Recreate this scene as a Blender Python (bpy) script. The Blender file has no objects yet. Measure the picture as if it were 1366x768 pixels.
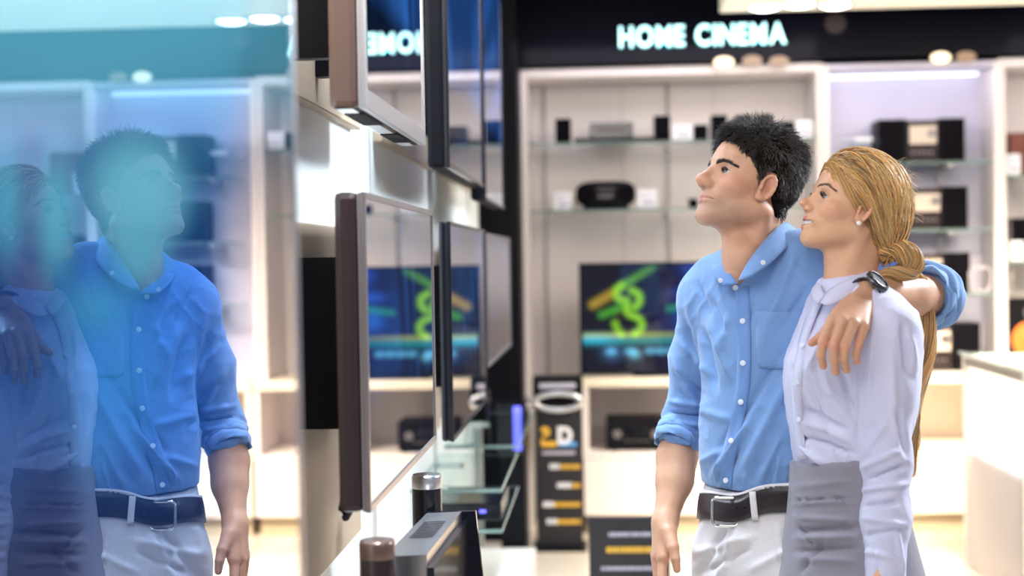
import bpy, bmesh, math, random
import numpy as np
from mathutils import Vector, Matrix
random.seed(7); rng = np.random.default_rng(7)
S = bpy.context.scene; COL = S.collection

# ---------------------------------------------------------------- camera
CAM = np.array([0.0, 0.0, 1.48]); FPX = 2000.0
YAW, PITCH, ROLL = math.radians(3.43), math.radians(-1.06), math.radians(0.95)
fw = np.array([-math.sin(YAW)*math.cos(PITCH), math.cos(YAW)*math.cos(PITCH), math.sin(PITCH)])
r0 = np.array([math.cos(YAW), math.sin(YAW), 0.0]); u0 = np.cross(r0, fw)
rt = r0*math.cos(ROLL) - u0*math.sin(ROLL); up = u0*math.cos(ROLL) + r0*math.sin(ROLL)
cd = bpy.data.cameras.new('camera'); cam = bpy.data.objects.new('camera', cd); COL.objects.link(cam)
cam.matrix_world = Matrix(((rt[0], up[0], -fw[0], CAM[0]), (rt[1], up[1], -fw[1], CAM[1]), (rt[2], up[2], -fw[2], CAM[2]), (0, 0, 0, 1)))
cd.sensor_width = 36.0; cd.lens = FPX/1366*36; cd.clip_start = 0.05
cd.dof.use_dof = True; cd.dof.focus_distance = 3.12; cd.dof.aperture_fstop = 2.1
S.camera = cam
def at(px, py, z):                       # point of the world at a depth z along the view axis
    return CAM + z*(fw + (px-683)/FPX*rt - (py-384)/FPX*up)
def ray(px, py): return fw + (px-683)/FPX*rt - (py-384)/FPX*up
def atY(px, py, Y): d = ray(px, py); return CAM + d*((Y-CAM[1])/d[1])
def atX(px, py, X): d = ray(px, py); return CAM + d*((X-CAM[0])/d[0])
def atZ(px, py, Z): d = ray(px, py); return CAM + d*((Z-CAM[2])/d[2])

# ---------------------------------------------------------------- world, lights, exposure
w = bpy.data.worlds.new('world'); S.world = w; w.use_nodes = True
w.node_tree.nodes['Background'].inputs[0].default_value = (0.80, 0.86, 1.0, 1); w.node_tree.nodes['Background'].inputs[1].default_value = 0.34
S.view_settings.view_transform = 'Standard'; S.view_settings.look = 'None'
S.view_settings.exposure = 0.0; S.view_settings.gamma = 1.0; S.view_settings.use_curve_mapping = False
def area(name, loc, target, sx, sy, power, col, spread=180):
    l = bpy.data.lights.new(name, 'AREA'); l.shape = 'RECTANGLE'; l.size = sx; l.size_y = sy; l.energy = power; l.color = col
    l.spread = math.radians(spread)
    o = bpy.data.objects.new(name, l); COL.objects.link(o); o.location = loc
    d = Vector(target)-Vector(loc); o.rotation_euler = d.to_track_quat('-Z', 'Y').to_euler(); return o
CY = 8.60                                # plane of the cabinets' backs
area('ceiling_lamp_key', (-0.1, 1.2, 2.95), (0.35, 3.2, 1.3), 1.2, 1.2, 34, (1, .93, .86))  # added off-frame soft key for the couple, no fixture there
area('ceiling_lamp_front', (1.8, 0.4, 2.6), (0.5, 3.2, 1.2), 1.2, 1.2, 12, (1.0, .88, .76))  # added off-frame fill on the couple from the camera side
area('ceiling_lamp_rim', (2.15, 3.85, 2.55), (0.6, 3.1, 1.55), 0.6, 0.5, 105, (.82, .91, 1.0))  # added off-frame light that makes the cool rim on heads and hair
area('ceiling_lamp_rim_left', (-0.15, 4.3, 2.85), (0.35, 3.2, 1.3), 0.5, 0.8, 18, (.50, .70, 1.0))  # added bluish rim from the left, no fixture there
area('ceiling_lamp_shop', (1.4, 6.4, 2.60), (1.4, 7.6, 0.6), 2.4, 0.6, 22, (1.0, .90, .78))
area('ceiling_lamp_warm', (1.9, 5.8, 2.60), (1.75, 7.7, 0.0), 1.6, 0.5, 100, (1.0, .86, .66), 75)  # added warm spot standing in for floor bounce at the lower right
area('ceiling_lamp_right', (3.6, 5.6, 2.60), (3.2, 8.0, 1.0), 1.6, 0.6, 22, (1.0, .90, .80))
wl_ = area('wall_wash_light', (-0.28, 4.2, 3.1), (-0.66, 4.2, 1.5), 4.4, 0.12, 115, (.80, .92, 1.0), 70)  # added light that whitens the screen wall, not a fitted lamp
wl_.rotation_euler = (0, math.radians(13), 0); wl_.data.size, wl_.data.size_y = .12, 4.6

# ---------------------------------------------------------------- helpers
def tag(o, label=None, cat=None, group=None, kind=None):
    if label: o['label'] = label
    if cat: o['category'] = cat
    if group: o['group'] = group
    if kind: o['kind'] = kind
    return o
def empty(name, loc, label, cat, group=None, rz=0):
    o = bpy.data.objects.new(name, None); COL.objects.link(o); o.location = loc; o.rotation_euler = (0, 0, rz); o.empty_display_size = .05
    return tag(o, label, cat, group)
def mk(name, verts, faces, mat, parent=None, smooth=False, bevel=0, seg=2):
    me = bpy.data.meshes.new(name); me.from_pydata([tuple(map(float, v)) for v in verts], [], faces); me.update()
    if bevel:
        bm = bmesh.new(); bm.from_mesh(me)
        bmesh.ops.bevel(bm, geom=list(bm.edges), offset=bevel, segments=seg, affect='EDGES', profile=.6); bm.to_mesh(me); bm.free()
    if smooth:
        for p in me.polygons: p.use_smooth = True
    if mat: me.materials.append(mat)
    o = bpy.data.objects.new(name, me); COL.objects.link(o)
    if parent: o.parent = parent
    return o
BF = [(0, 3, 2, 1), (4, 5, 6, 7), (0, 1, 5, 4), (1, 2, 6, 5), (2, 3, 7, 6), (3, 0, 4, 7)]
def bv(x0, x1, y0, y1, z0, z1): return [(x0, y0, z0), (x1, y0, z0), (x1, y1, z0), (x0, y1, z0), (x0, y0, z1), (x1, y0, z1), (x1, y1, z1), (x0, y1, z1)]
def box(name, x0, x1, y0, y1, z0, z1, mat, parent=None, bevel=0):
    return mk(name, bv(x0, x1, y0, y1, z0, z1), BF, mat, parent, bevel=bevel)
def boxes(name, L, mat, parent=None, bevel=0):
    V = []; F = []
    for b in L:
        n = len(V); V += bv(*b); F += [tuple(i+n for i in f) for f in BF]
    return mk(name, V, F, mat, parent, bevel=bevel)
def lathe(name, prof, mat, parent=None, n=32, loc=(0, 0, 0), axis='z', smooth=True):
    V = []; F = []; m = len(prof)
    for i in range(n):
        a = 2*math.pi*i/n
        for r, z in prof:
            p = (r*math.cos(a), r*math.sin(a), z)
            if axis == 'y': p = (p[0], -p[2], p[1])
            if axis == 'x': p = (p[2], p[0], p[1])
            V.append((p[0]+loc[0], p[1]+loc[1], p[2]+loc[2]))
    for i in range(n):
        j = (i+1) % n
        for k in range(m-1): F.append((i*m+k, j*m+k, j*m+k+1, i*m+k+1))
    F.append(tuple(i*m for i in range(n))[::-1]); F.append(tuple(i*m+m-1 for i in range(n)))
    o = mk(name, V, F, mat, parent, smooth=smooth)
    if smooth:
        for p in o.data.polygons[-2:]: p.use_smooth = False
    return o
def tube(name, pts, r, mat, parent=None, n=8, closed=False):
    P = [Vector(tuple(map(float, p))) for p in pts]; V = []; F = []; m = len(P); R = r if hasattr(r, '__len__') else [r]*m
    up_ = Vector((0, 0, 1)); prev = None
    for i in range(m):
        t = (P[(i+1) % m]-P[i-1]) if closed else (P[min(i+1, m-1)]-P[max(i-1, 0)])
        t.normalize()
        if prev is None: s = t.cross(up_ if abs(t.z) < .9 else Vector((1, 0, 0)))
        else: s = prev - t*prev.dot(t)
        s.normalize(); prev = s; q = t.cross(s)
        for k in range(n):
            a = 2*math.pi*k/n; V.append(P[i]+(s*math.cos(a)+q*math.sin(a))*R[i])
    for i in range(m if closed else m-1):
        j = (i+1) % m
        for k in range(n): F.append((i*n+k, i*n+(k+1) % n, j*n+(k+1) % n, j*n+k))
    if not closed: F.append(tuple(range(n))[::-1]); F.append(tuple((m-1)*n+k for k in range(n)))
    return mk(name, V, F, mat, parent, smooth=True)
def copy_tree(o, parent=None):
    c = o.copy(); COL.objects.link(c); c.parent = parent
    for ch in list(o.children): copy_tree(ch, c)
    return c

# ---------------------------------------------------------------- materials
M = {}
def mat(name, col, rough=.5, metal=0, emit=None, es=0, spec=.5, trans=0, ior=1.45, noise=None, coat=0):
    m = bpy.data.materials.new(name); m.use_nodes = True; nt = m.node_tree; b = nt.nodes['Principled BSDF']
    b.inputs['Base Color'].default_value = (*col, 1); b.inputs['Roughness'].default_value = rough; b.inputs['Metallic'].default_value = metal
    b.inputs['Specular IOR Level'].default_value = spec; b.inputs['IOR'].default_value = ior
    b.inputs['Transmission Weight'].default_value = trans; b.inputs['Coat Weight'].default_value = coat
    if emit: b.inputs['Emission Color'].default_value = (*emit, 1); b.inputs['Emission Strength'].default_value = es
    if noise:
        sc, amt, bump = noise
        tc = nt.nodes.new('ShaderNodeTexCoord'); n = nt.nodes.new('ShaderNodeTexNoise'); n.inputs['Scale'].default_value = sc; n.inputs['Detail'].default_value = 4
        nt.links.new(tc.outputs['Object'], n.inputs['Vector'])
        mx = nt.nodes.new('ShaderNodeMixRGB'); mx.blend_type = 'MULTIPLY'; mx.inputs[0].default_value = amt; mx.inputs[1].default_value = (*col, 1)
        nt.links.new(n.outputs['Fac'], mx.inputs[2]); nt.links.new(mx.outputs[0], b.inputs['Base Color'])
        if bump:
            bp = nt.nodes.new('ShaderNodeBump'); bp.inputs['Strength'].default_value = bump; bp.inputs['Distance'].default_value = .002
            nt.links.new(n.outputs['Fac'], bp.inputs['Height']); nt.links.new(bp.outputs[0], b.inputs['Normal'])
    M[name] = m; return m
mat('white', (.80, .77, .74), .45, noise=(3, .06, 0)); mat('cabinet', (.80, .74, .74), .4); mat('cream', (.80, .72, .60), .4)
mat('lilac_panel', (.58, .56, .70), .5); mat('warm_panel', (.84, .76, .66), .45)
mat('black_gloss', (.006, .006, .012), .12, spec=.6); mat('black', (.005, .005, .008), .45, spec=.15); mat('black_wall', (.004, .004, .008), .5, spec=.2); mat('fascia', (.003, .003, .008), .2, spec=.06)
mat('wood_red', (.22, .055, .03), .4, noise=(14, .5, .1)); mat('grille', (.007, .006, .009), .8, noise=(300, .5, .2), spec=.05)
mat('silver', (.62, .62, .66), .28, 1); mat('silver_dark', (.28, .25, .26), .3, .8); mat('chrome', (.8, .8, .8), .12, 1)
mat('bronze', (.16, .10, .085), .25, .5, coat=.5); mat('bezel_brown', (.030, .018, .022), .25, .2, coat=.3)
mat('wall_white', (.86, .92, .95), .5, noise=(2, .04, 0)); mat('wall_tan', (.46, .36, .27), .5, noise=(2, .1, 0))
mat('card', (.86, .86, .94), .6); mat('ink', (.06, .06, .09), .6); mat('display', (.62, .52, .44), .4)
mat('glass_edge', (.34, .48, .46), .2, trans=.5); mat('orange_cone', (.75, .20, .03), .5); mat('grey_metal', (.52, .50, .52), .4, .3)
mat('led_blue', (.05, .05, .4), .4, emit=(.16, .16, 1.0), es=2.2); mat('lamp', (1, 1, 1), .4, emit=(1, .96, .88), es=10)
mat('lamp_warm', (.3, .2, .1), .4, emit=(1, .82, .55), es=2.2); mat('lamp_dim', (.10, .07, .05), .4, emit=(1, .60, .34), es=.35); mat('lamp_rim', (.7, .7, .7), .3, .6)
mat('sign_letter', (.6, .9, .95), .4, emit=(.42, .93, .95), es=2.0); mat('sign_side', (.02, .2, .2), .4, emit=(.02, .55, .50), es=1.0)
mat('led_white', (1, 1, 1), .4, emit=(.80, .84, 1), es=1.3); mat('yellow_print', (.80, .46, .05), .5); mat('lilac_print', (.50, .48, .60), .5)
mat('blue_print', (.10, .35, .75), .5); mat('tan_print', (.42, .35, .28), .5); mat('panel_cream', (.90, .84, .74), .5, emit=(1, .88, .70), es=.40); mat('banner', (.016, .015, .02), .45)  # the cream ceiling panel's emission is added brightness, it is no lamp
mat('console_grey', (.42, .40, .36), .5); mat('toe', (.52, .43, .30), .5)
def clear_glass(name, tint, gl=.12):
    m = bpy.data.materials.new(name); m.use_nodes = True; nt = m.node_tree; nt.nodes.clear(); o = nt.nodes.new('ShaderNodeOutputMaterial')
    t = nt.nodes.new('ShaderNodeBsdfTransparent'); t.inputs[0].default_value = (*tint, 1); g = nt.nodes.new('ShaderNodeBsdfGlossy'); g.inputs['Roughness'].default_value = .05
    x = nt.nodes.new('ShaderNodeMixShader'); x.inputs[0].default_value = gl
    nt.links.new(t.outputs[0], x.inputs[1]); nt.links.new(g.outputs[0], x.inputs[2]); nt.links.new(x.outputs[0], o.inputs[0]); M[name] = m
clear_glass('glass', (.93, .97, .96)); clear_glass('glass_shelf', (.90, .97, .97), .12)
def frosted():
    m = bpy.data.materials.new('frosted'); m.use_nodes = True; nt = m.node_tree; nt.nodes.clear(); o = nt.nodes.new('ShaderNodeOutputMaterial')
    t = nt.nodes.new('ShaderNodeBsdfTransparent'); t.inputs[0].default_value = (.95, .93, .92, 1); g = nt.nodes.new('ShaderNodeBsdfDiffuse'); g.inputs[0].default_value = (.86, .82, .84, 1)
    x = nt.nodes.new('ShaderNodeMixShader'); x.inputs[0].default_value = .38
    nt.links.new(t.outputs[0], x.inputs[1]); nt.links.new(g.outputs[0], x.inputs[2]); nt.links.new(x.outputs[0], o.inputs[0]); M['frosted'] = m
frosted()
def screen_mat(name, glossy=.55, es=1.0, attr=True, col=(.01, .02, .08), tint=(1, 1, 1), rough=.0):
    """a lit display behind a glossy pane"""
    m = bpy.data.materials.new(name); m.use_nodes = True; nt = m.node_tree; nt.nodes.clear(); o = nt.nodes.new('ShaderNodeOutputMaterial')
    e = nt.nodes.new('ShaderNodeEmission'); e.inputs[1].default_value = es
    if attr:
        a = nt.nodes.new('ShaderNodeVertexColor'); a.layer_name = 'Col'; nt.links.new(a.outputs[0], e.inputs[0])
    else: e.inputs[0].default_value = (*col, 1)
    g = nt.nodes.new('ShaderNodeBsdfGlossy'); g.inputs['Roughness'].default_value = rough; g.inputs[0].default_value = (*tint, 1)
    x = nt.nodes.new('ShaderNodeMixShader'); x.inputs[0].default_value = glossy
    nt.links.new(e.outputs[0], x.inputs[1]); nt.links.new(g.outputs[0], x.inputs[2]); nt.links.new(x.outputs[0], o.inputs[0]); M[name] = m
screen_mat('scr_near', .74, 2.9)
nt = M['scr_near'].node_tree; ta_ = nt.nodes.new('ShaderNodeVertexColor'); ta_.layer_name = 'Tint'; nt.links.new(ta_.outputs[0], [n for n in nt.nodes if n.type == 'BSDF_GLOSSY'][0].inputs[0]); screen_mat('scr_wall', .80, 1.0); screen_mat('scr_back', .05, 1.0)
def floor_mat():
    m = mat('floor_tile', (.74, .66, .56), .16, spec=.5); nt = m.node_tree; b = nt.nodes['Principled BSDF']
    tc = nt.nodes.new('ShaderNodeTexCoord'); n = nt.nodes.new('ShaderNodeTexNoise'); n.inputs['Scale'].default_value = 6
    r = nt.nodes.new('ShaderNodeValToRGB'); r.color_ramp.elements[0].color = (.66, .58, .48, 1); r.color_ramp.elements[1].color = (.80, .73, .64, 1)
    nt.links.new(tc.outputs['Object'], n.inputs['Vector']); nt.links.new(n.outputs['Fac'], r.inputs[0]); nt.links.new(r.outputs[0], b.inputs['Base Color'])
floor_mat()

# screens with a picture: a fine grid whose colours are the display's content
def screen(name, O, U, V, nx, ny, fn, mat_, parent, tint=None):
    """O corner (top-left as seen), U along, V down; fn(u,v)->rgb arrays, u,v in 0..1"""
    u, v = np.meshgrid(np.linspace(0, 1, nx+1), np.linspace(0, 1, ny+1))
    P = np.array(O)[None, None] + u[..., None]*np.array(U) + v[..., None]*np.array(V)
    me = bpy.data.meshes.new(name); N = (nx+1)
    i, j = np.meshgrid(np.arange(nx), np.arange(ny)); a = (j*N+i).ravel()
    F = np.stack([a, a+N, a+N+1, a+1], 1)
    me.from_pydata(P.reshape(-1, 3).tolist(), [], F.tolist()); me.update()
    c = np.clip(fn(u, v), 0, None).reshape(-1, 3); ca = me.color_attributes.new('Col', 'FLOAT_COLOR', 'POINT')
    ca.data.foreach_set('color', np.concatenate([c, np.ones((len(c), 1))], 1).astype(np.float32).ravel())
    if tint:
        c = np.clip(tint(u, v), 0, None).reshape(-1, 3); ca = me.color_attributes.new('Tint', 'FLOAT_COLOR', 'POINT')
        ca.data.foreach_set('color', np.concatenate([c, np.ones((len(c), 1))], 1).astype(np.float32).ravel())
    me.materials.append(M[mat_]); o = bpy.data.objects.new(name, me); COL.objects.link(o); o.parent = parent; return o
def seg(u, v, a, b, w):
    a = np.array(a, float); b = np.array(b, float); d = b-a; t = np.clip(((u-a[0])*d[0]+(v-a[1])*d[1])/(d@d+1e-9), 0, 1)
    return np.exp(-(((u-a[0]-t*d[0])**2+(v-a[1]-t*d[1])**2)/w**2)**1.5)
def spline2(pts, n):
    p = np.array(pts, float); s = np.r_[0, np.cumsum(np.linalg.norm(np.diff(p, axis=0), axis=1))]; t = np.linspace(0, s[-1], n); o = np.stack([np.interp(t, s, p[:, k]) for k in (0, 1)], 1)
    for _ in range(3): o[1:-1] = .25*o[:-2]+.5*o[1:-1]+.25*o[2:]
    return o
def gs(u, v, cx, cy, sx, sy, p=1.0): return np.exp(-(((u-cx)/sx)**2+((v-cy)/sy)**2)**p)

# ================================================================= structure
FY = CY-.45                              # front plane of the cabinets
def struct(o): o['kind'] = 'structure'; return o
fl = bpy.data.objects.new('floor', None)
bpy.data.objects.remove(fl)
fl = struct(box('floor', -3.2, 6.4, -2.5, 9.4, -.06, -.006, M['toe']))
tx = []
t0 = box('tile', .003, .597, .003, .597, -.006, 0, M['floor_tile'], fl, bevel=.0015)
for i in range(0, 11):
    for j in range(5, 15):
        if i == 0 and j == 5: t0.location = (-.66+i*.6, j*.6, 0); continue
        c = t0.copy(); COL.objects.link(c); c.parent = fl; c.location = (-.66+i*.6, j*.6, 0)
cf = box('tiles_near', -3.2, 6.4, -2.5, 2.998, -.006, -.0005, M['floor_tile'], fl); cf['kind'] = 'stuff'
struct(box('ceiling', -3.2, 6.4, -.6, 9.4, 3.25, 3.35, M['black_wall']))
struct(box('wall_left', -.72, -.60, .2, 7.35, 0, 3.25, M['wall_white']))
struct(box('wall_back', -1.2, 6.4, CY+.02, CY+.14, 0, 3.25, M['black_wall']))
struct(box('wall_right', 6.3, 6.4, 0, 9.4, 0, 3.25, M['warm_panel']))
# black end column and dark fascia
p0 = atY(650, 300, 7.9); p1 = atY(693, 300, 7.9)
col_ = struct(box('column', p0[0]-.5, p1[0], 7.86, CY+.02, 0, 3.25, M['black_wall']))
fz = atY(900, 88, FY)[2]
struct(box('trim_1', p1[0], 6.3, FY-.08, CY+.02, fz+.012, 3.25, M['fascia']))
# fine upright seams of the left wall: trims
for k, y in enumerate((2.55, 3.82, 5.24, 6.72)):
    struct(box('trim_%d' % (k+2), -.60, -.592, y, y+.035, 0.0, 3.1, M['lamp_rim']))
# tan fabric headboard panels behind the screens
for k, (y0, y1, z0, z1) in enumerate(((1.2, 1.9, .4, 2.9), (2.2, 3.6, 1.80, 3.1), (2.2, 3.5, .85, 1.56), (3.95, 5.3, 1.80, 3.1), (4.0, 5.25, .9, 1.52), (5.5, 7.0, 1.8, 3.1), (5.5, 6.9, .9, 1.54))):
    o = box('mounting_panel', -.60, -.575, y0, y1, z0, z1, M['wall_tan'], None, bevel=.004)
    pos = 'upper' if z0 > 1.55 else 'lower'
    tag(o, ['tan mounting panel behind the nearest blue-lit screen', 'tan mounting panel behind the silver-framed upper screen', 'tan mounting panel behind the bronze-framed lower screen',
            'tan mounting panel behind the second upper screen', 'tan mounting panel behind the thin black lower screen', 'tan mounting panel behind the farthest upper screen', 'tan mounting panel behind the farthest lower screen'][k], 'panel', 'mounting panels of the screen wall')
# dropped white ceiling panel with downlights
c0 = atZ(960, 17, 2.72)
CPY = c0[1]
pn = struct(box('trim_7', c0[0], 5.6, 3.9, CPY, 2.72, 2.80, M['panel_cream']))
# ================================================================= left wall screens
XS = -.393
def blue_content(kind):
    def fn(u, v):
        c = np.zeros(u.shape+(3,))
        w_ = .5+.5*np.sin(9*u+14*v+2.5*np.sin(5*v+kind)); w2 = .5+.5*np.sin(23*u-6*v+4*np.sin(7*u+kind))
        b = (.35+.65*w_*w2)
        for k, s in enumerate((.02, .10, .36)): c[..., k] = s*b*(6.0 if kind in (0, 1, 4) else 2)*np.clip((.74-v)*9, .15, 1)
        return c
    return fn
def wall_tv(y0, y1, z0, z1, label, thick, rim, frame, side, content, vents=False, xs=XS, group='flat screens on the left wall', bb=None):
    bb = bb or rim
    r = empty('television', (xs, y0, z0), label, 'television', group)
    L = y1-y0; H = z1-z0
    g = box('casing', -thick, -.010, 0, L, 0, H, M[side], r, bevel=min(.012, thick*.3)); box('front_rim', -.010, -.004, .001, L-.001, .001, H-.001, M[frame], r, bevel=.002)
    boxes('bezel', [(-.004, .004, 0, rim, 0, H), (-.004, .004, L-rim, L, 0, H), (-.004, .004, rim, L-rim, 0, bb), (-.004, .004, rim, L-rim, H-rim, H)], M[frame], r, bevel=.0015)
    screen('screen', (.001, rim, H-rim), (0, L-2*rim, 0), (0, 0, -(H-rim-bb)), 60, 40, content, 'scr_wall', r)
    boxes('wall_bracket', [(-(.575+xs)+.001, -thick, L*.3, L*.34, H*.2, H*.8), (-(.575+xs)+.001, -thick, L*.62, L*.66, H*.2, H*.8), (-thick-.03, -thick, L*.2, L*.8, H*.44, H*.56)], M['black'], r)
    if vents:
        for k in range(2):
            boxes('vent', [(-thick*.85, -thick*.25, L*(.12+.5*k)+i*.022, L*(.12+.5*k)+i*.022+.009, -.0015, .001) for i in range(int(L*.27/.022))], M['black'], r)
    return r
def Yx(px, X=XS): return atX(px, 384, X)[1]
def zat(px, py, X=XS): return atX(px, py, X)[2]
wall_tv(Yx(490), Yx(569), zat(568, 196), zat(568, 196)+.60, 'silver-framed flat screen high on the wall, nearest of the upper row', .060, .022, 'silver', 'bronze', blue_content(0), True, bb=.034)
ta = wall_tv(Yx(486), Yx(577), zat(490, 686), zat(490, 257), 'bronze-framed flat screen in the lower row showing the green reflection', .050, .012, 'silver_dark', 'bezel_brown', blue_content(2))
wall_tv(Yx(601), Yx(646), zat(646, 252), zat(646, 252)+.72, 'dark-framed second screen in the upper row', .055, .014, 'black_gloss', 'black', blue_content(1))
wall_tv(Yx(600), Yx(646), zat(602, 591), zat(602, 296), 'thin black screen in the lower row, second from the bronze one', .028, .009, 'black_gloss', 'black_gloss', blue_content(3))
t3 = wall_tv(Yx(649), Yx(673), zat(673, 280), zat(673, 280)+.85, 'farthest upper screen with a blue lit side', .05, .012, 'black_gloss', 'black', blue_content(4))
wall_tv(Yx(649), Yx(680), zat(650, 491), zat(650, 311), 'farthest lower screen beside the dark column', .05, .012, 'silver_dark', 'black', blue_content(5))
box('light_strip', -.05, -.012, -.004, .001, .06, .50, M['led_blue'], t3)
# the big near screen
YN0, YN1 = .55, Yx(396, -.341)
nz0, nz1 = .98, 1.98
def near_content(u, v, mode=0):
    # played picture laid out by camera pixel; mode paints where reflections tint and dim
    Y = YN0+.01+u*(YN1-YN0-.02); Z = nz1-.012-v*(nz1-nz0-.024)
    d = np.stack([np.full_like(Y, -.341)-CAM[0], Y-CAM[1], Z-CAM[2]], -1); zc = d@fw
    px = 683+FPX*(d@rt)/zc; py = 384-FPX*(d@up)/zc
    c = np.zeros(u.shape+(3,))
    refl_dim = np.zeros_like(px)
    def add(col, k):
        nonlocal refl_dim
        if col[1] > .4: refl_dim = np.maximum(refl_dim, k*(py > 190))
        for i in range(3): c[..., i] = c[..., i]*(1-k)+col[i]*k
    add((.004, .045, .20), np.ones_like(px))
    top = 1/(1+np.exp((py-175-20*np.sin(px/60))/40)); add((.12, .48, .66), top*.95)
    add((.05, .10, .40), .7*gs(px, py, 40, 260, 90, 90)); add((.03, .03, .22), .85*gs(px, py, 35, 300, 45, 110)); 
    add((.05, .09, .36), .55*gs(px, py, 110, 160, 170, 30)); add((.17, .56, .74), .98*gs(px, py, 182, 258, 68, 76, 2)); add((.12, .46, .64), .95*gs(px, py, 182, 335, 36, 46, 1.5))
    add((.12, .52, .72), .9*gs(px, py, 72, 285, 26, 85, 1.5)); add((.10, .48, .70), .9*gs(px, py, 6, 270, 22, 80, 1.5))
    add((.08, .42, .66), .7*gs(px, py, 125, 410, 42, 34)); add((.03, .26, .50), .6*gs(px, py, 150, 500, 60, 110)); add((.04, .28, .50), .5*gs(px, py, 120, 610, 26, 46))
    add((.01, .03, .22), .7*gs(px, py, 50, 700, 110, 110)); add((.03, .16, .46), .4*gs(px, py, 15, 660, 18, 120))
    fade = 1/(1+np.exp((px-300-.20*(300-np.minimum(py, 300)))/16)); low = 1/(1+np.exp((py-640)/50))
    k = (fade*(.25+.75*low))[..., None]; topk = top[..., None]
    if mode: k2 = np.maximum(fade*(.55+.45*low), top*.75)[..., None]; return (np.array((.88, .86, .88))*(1-k2)+np.array((.20, .40, .72))*k2*(1-topk)+np.array((.34, .56, .74))*k2*topk)*(1-.88*refl_dim[..., None])*(1-.60*(np.clip((118-px)/30, 0, 1)*np.clip((py-230)/80, 0, 1)))[..., None]
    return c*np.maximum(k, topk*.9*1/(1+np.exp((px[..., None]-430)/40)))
nt_ = empty('television', (-.341, YN0, nz0), 'huge near screen glowing blue and mirroring the couple', 'television', 'flat screens on the left wall')
L = YN1-YN0; H = nz1-nz0
box('casing', -.05, -.004, 0, L, 0, H, M['silver_dark'], nt_, bevel=.008)
boxes('bezel', [(-.004, .003, 0, .01, 0, H), (-.004, .003, L-.010, L, 0, H), (-.004, .003, .01, L-.01, 0, .012), (-.004, .003, .01, L-.01, H-.012, H)], M['silver'], nt_, bevel=.001)
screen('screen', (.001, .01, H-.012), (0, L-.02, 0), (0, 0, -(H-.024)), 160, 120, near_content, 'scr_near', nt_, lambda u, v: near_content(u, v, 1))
box('wall_bracket', -.233, -.05, L*.3, L*.34, H*.2, H*.8, M['black'], nt_); box('wall_bracket', -.233, -.05, L*.66, L*.70, H*.2, H*.8, M['black'], nt_)
# cable loop hanging under the bronze screen
cp = [atX(x, y, -.46) for x, y in ((470, 560), (468, 610), (462, 650), (456, 680), (461, 690), (470, 676), (476, 640), (478, 610))]
tag(tube('cable', cp, .007, M['black']), 'black cable looping down below the bronze-framed screen', 'cable')
# ================================================================= low glass shelves under the wall screens
def wall_shelf(px0, px1, pyn, X0, X1, label):
    a = atX(px0, pyn, X1)
    return a
SX1 = -.26
for k, (z, y0, y1, lab) in enumerate(((atY(630, 657, 4.6)[2], 4.6, 5.5, 'upper glass shelf on the left wall above the dark player'), (atY(630, 711, 4.6)[2], 4.6, 5.5, 'lower glass shelf on the left wall under the dark player'), (atY(640, 598, 5.6)[2], 5.6, 6.86, 'far glass shelf high on the left wall beside the dark column'))):
    r = empty('glass_shelf', (-.60, y0, z), lab, 'shelf', 'glass shelves on the left wall')
    box('pane', 0, .28, 0, y1-y0, 0, .010, M['glass_shelf'], r); boxes('edge', [(0, .28, -.0025, 0, 0, .012), (.28, .2825, 0, y1-y0, 0, .010)], M['glass_edge'], r)
    for q in range(2): box('bracket', 0, .10, .15+q*(y1-y0)*.6, .17+q*(y1-y0)*.6, -.02, -.001, M['chrome'], r)
z1_ = atY(630, 711, 4.6)[2]+.0125
r = empty('disc_player', (-.55, 4.75, z1_), 'dark disc player with a blue light on the glass shelf', 'player')
box('case', 0, .22, 0, .36, 0, .055, M['black_gloss'], r, bevel=.004); box('indicator', .15, .17, -.003, 0, .025, .035, M['led_blue'], r)
# right of the wall at the bottom: standing speakers and the tilted set
def tower(px, py, Y, rpx, label, m, capm, zb=0):
    p = atY(px, py, Y); rad = rpx/FPX*Y; r = empty('tower_speaker', (p[0], p[1], zb), label, 'speaker', 'round tower speakers'); h = p[2]-zb
    lathe('body', [(rad*.98, .03), (rad, .04), (rad, h-.02), (rad*.97, h-.006), (rad*.9, h-.001)], M[m], r, 40)
    lathe('cap', [(rad*.97, h-.028), (rad*1.015, h-.026), (rad*1.015, h-.002), (rad*.95, h+.003)], M[capm], r, 40)
    lathe('foot', [(rad*1.5, 0), (rad*1.5, .012), (rad*.8, .03)], M['black_gloss'], r, 32); return r
tower(569, 634, 3.25, 20, 'black gloss tower speaker with a pale polished top', 'black_gloss', 'silver')
tower(503, 722, 2.45, 24, 'short brown tower speaker in front of the black one', 'bezel_brown', 'bronze')
# tilted display
q0 = atY(545, 725, 3.0)
r = empty('television', (q0[0]+.03, 2.98, 0), 'black-edged floor screen tilted back, with a silver vented top', 'television')
a = np.array(atY(535, 742, 2.55)); b = np.array(atY(588, 684, 3.18)); O = np.array(r.location)
def prism(name, top, h, mt, off=(0, 0, 0)):
    T = [np.array(t)-O for t in top]; B = [t+np.array([off[0], off[1], -h]) for t in T]
    return mk(name, B+T, [(3, 2, 1, 0), (4, 5, 6, 7), (0, 1, 5, 4), (1, 2, 6, 5), (2, 3, 7, 6), (3, 0, 4, 7)], M[mt], r)
wv = np.array([.075, -.006, .004])
n1, n2 = a+np.array([-.03, 0, 0]), b+np.array([-.03, 0, 0])
prism('casing', [n1, n1+wv, n2+wv, n2], .62, 'silver')
prism('bezel', [n1+wv+[0.001, -.012, -.02], n1+wv+[.014, -.012, -.02], n2+wv+[.014, .02, -.02], n2+wv+[0.001, .02, -.02]], .60, 'black_gloss')
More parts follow.
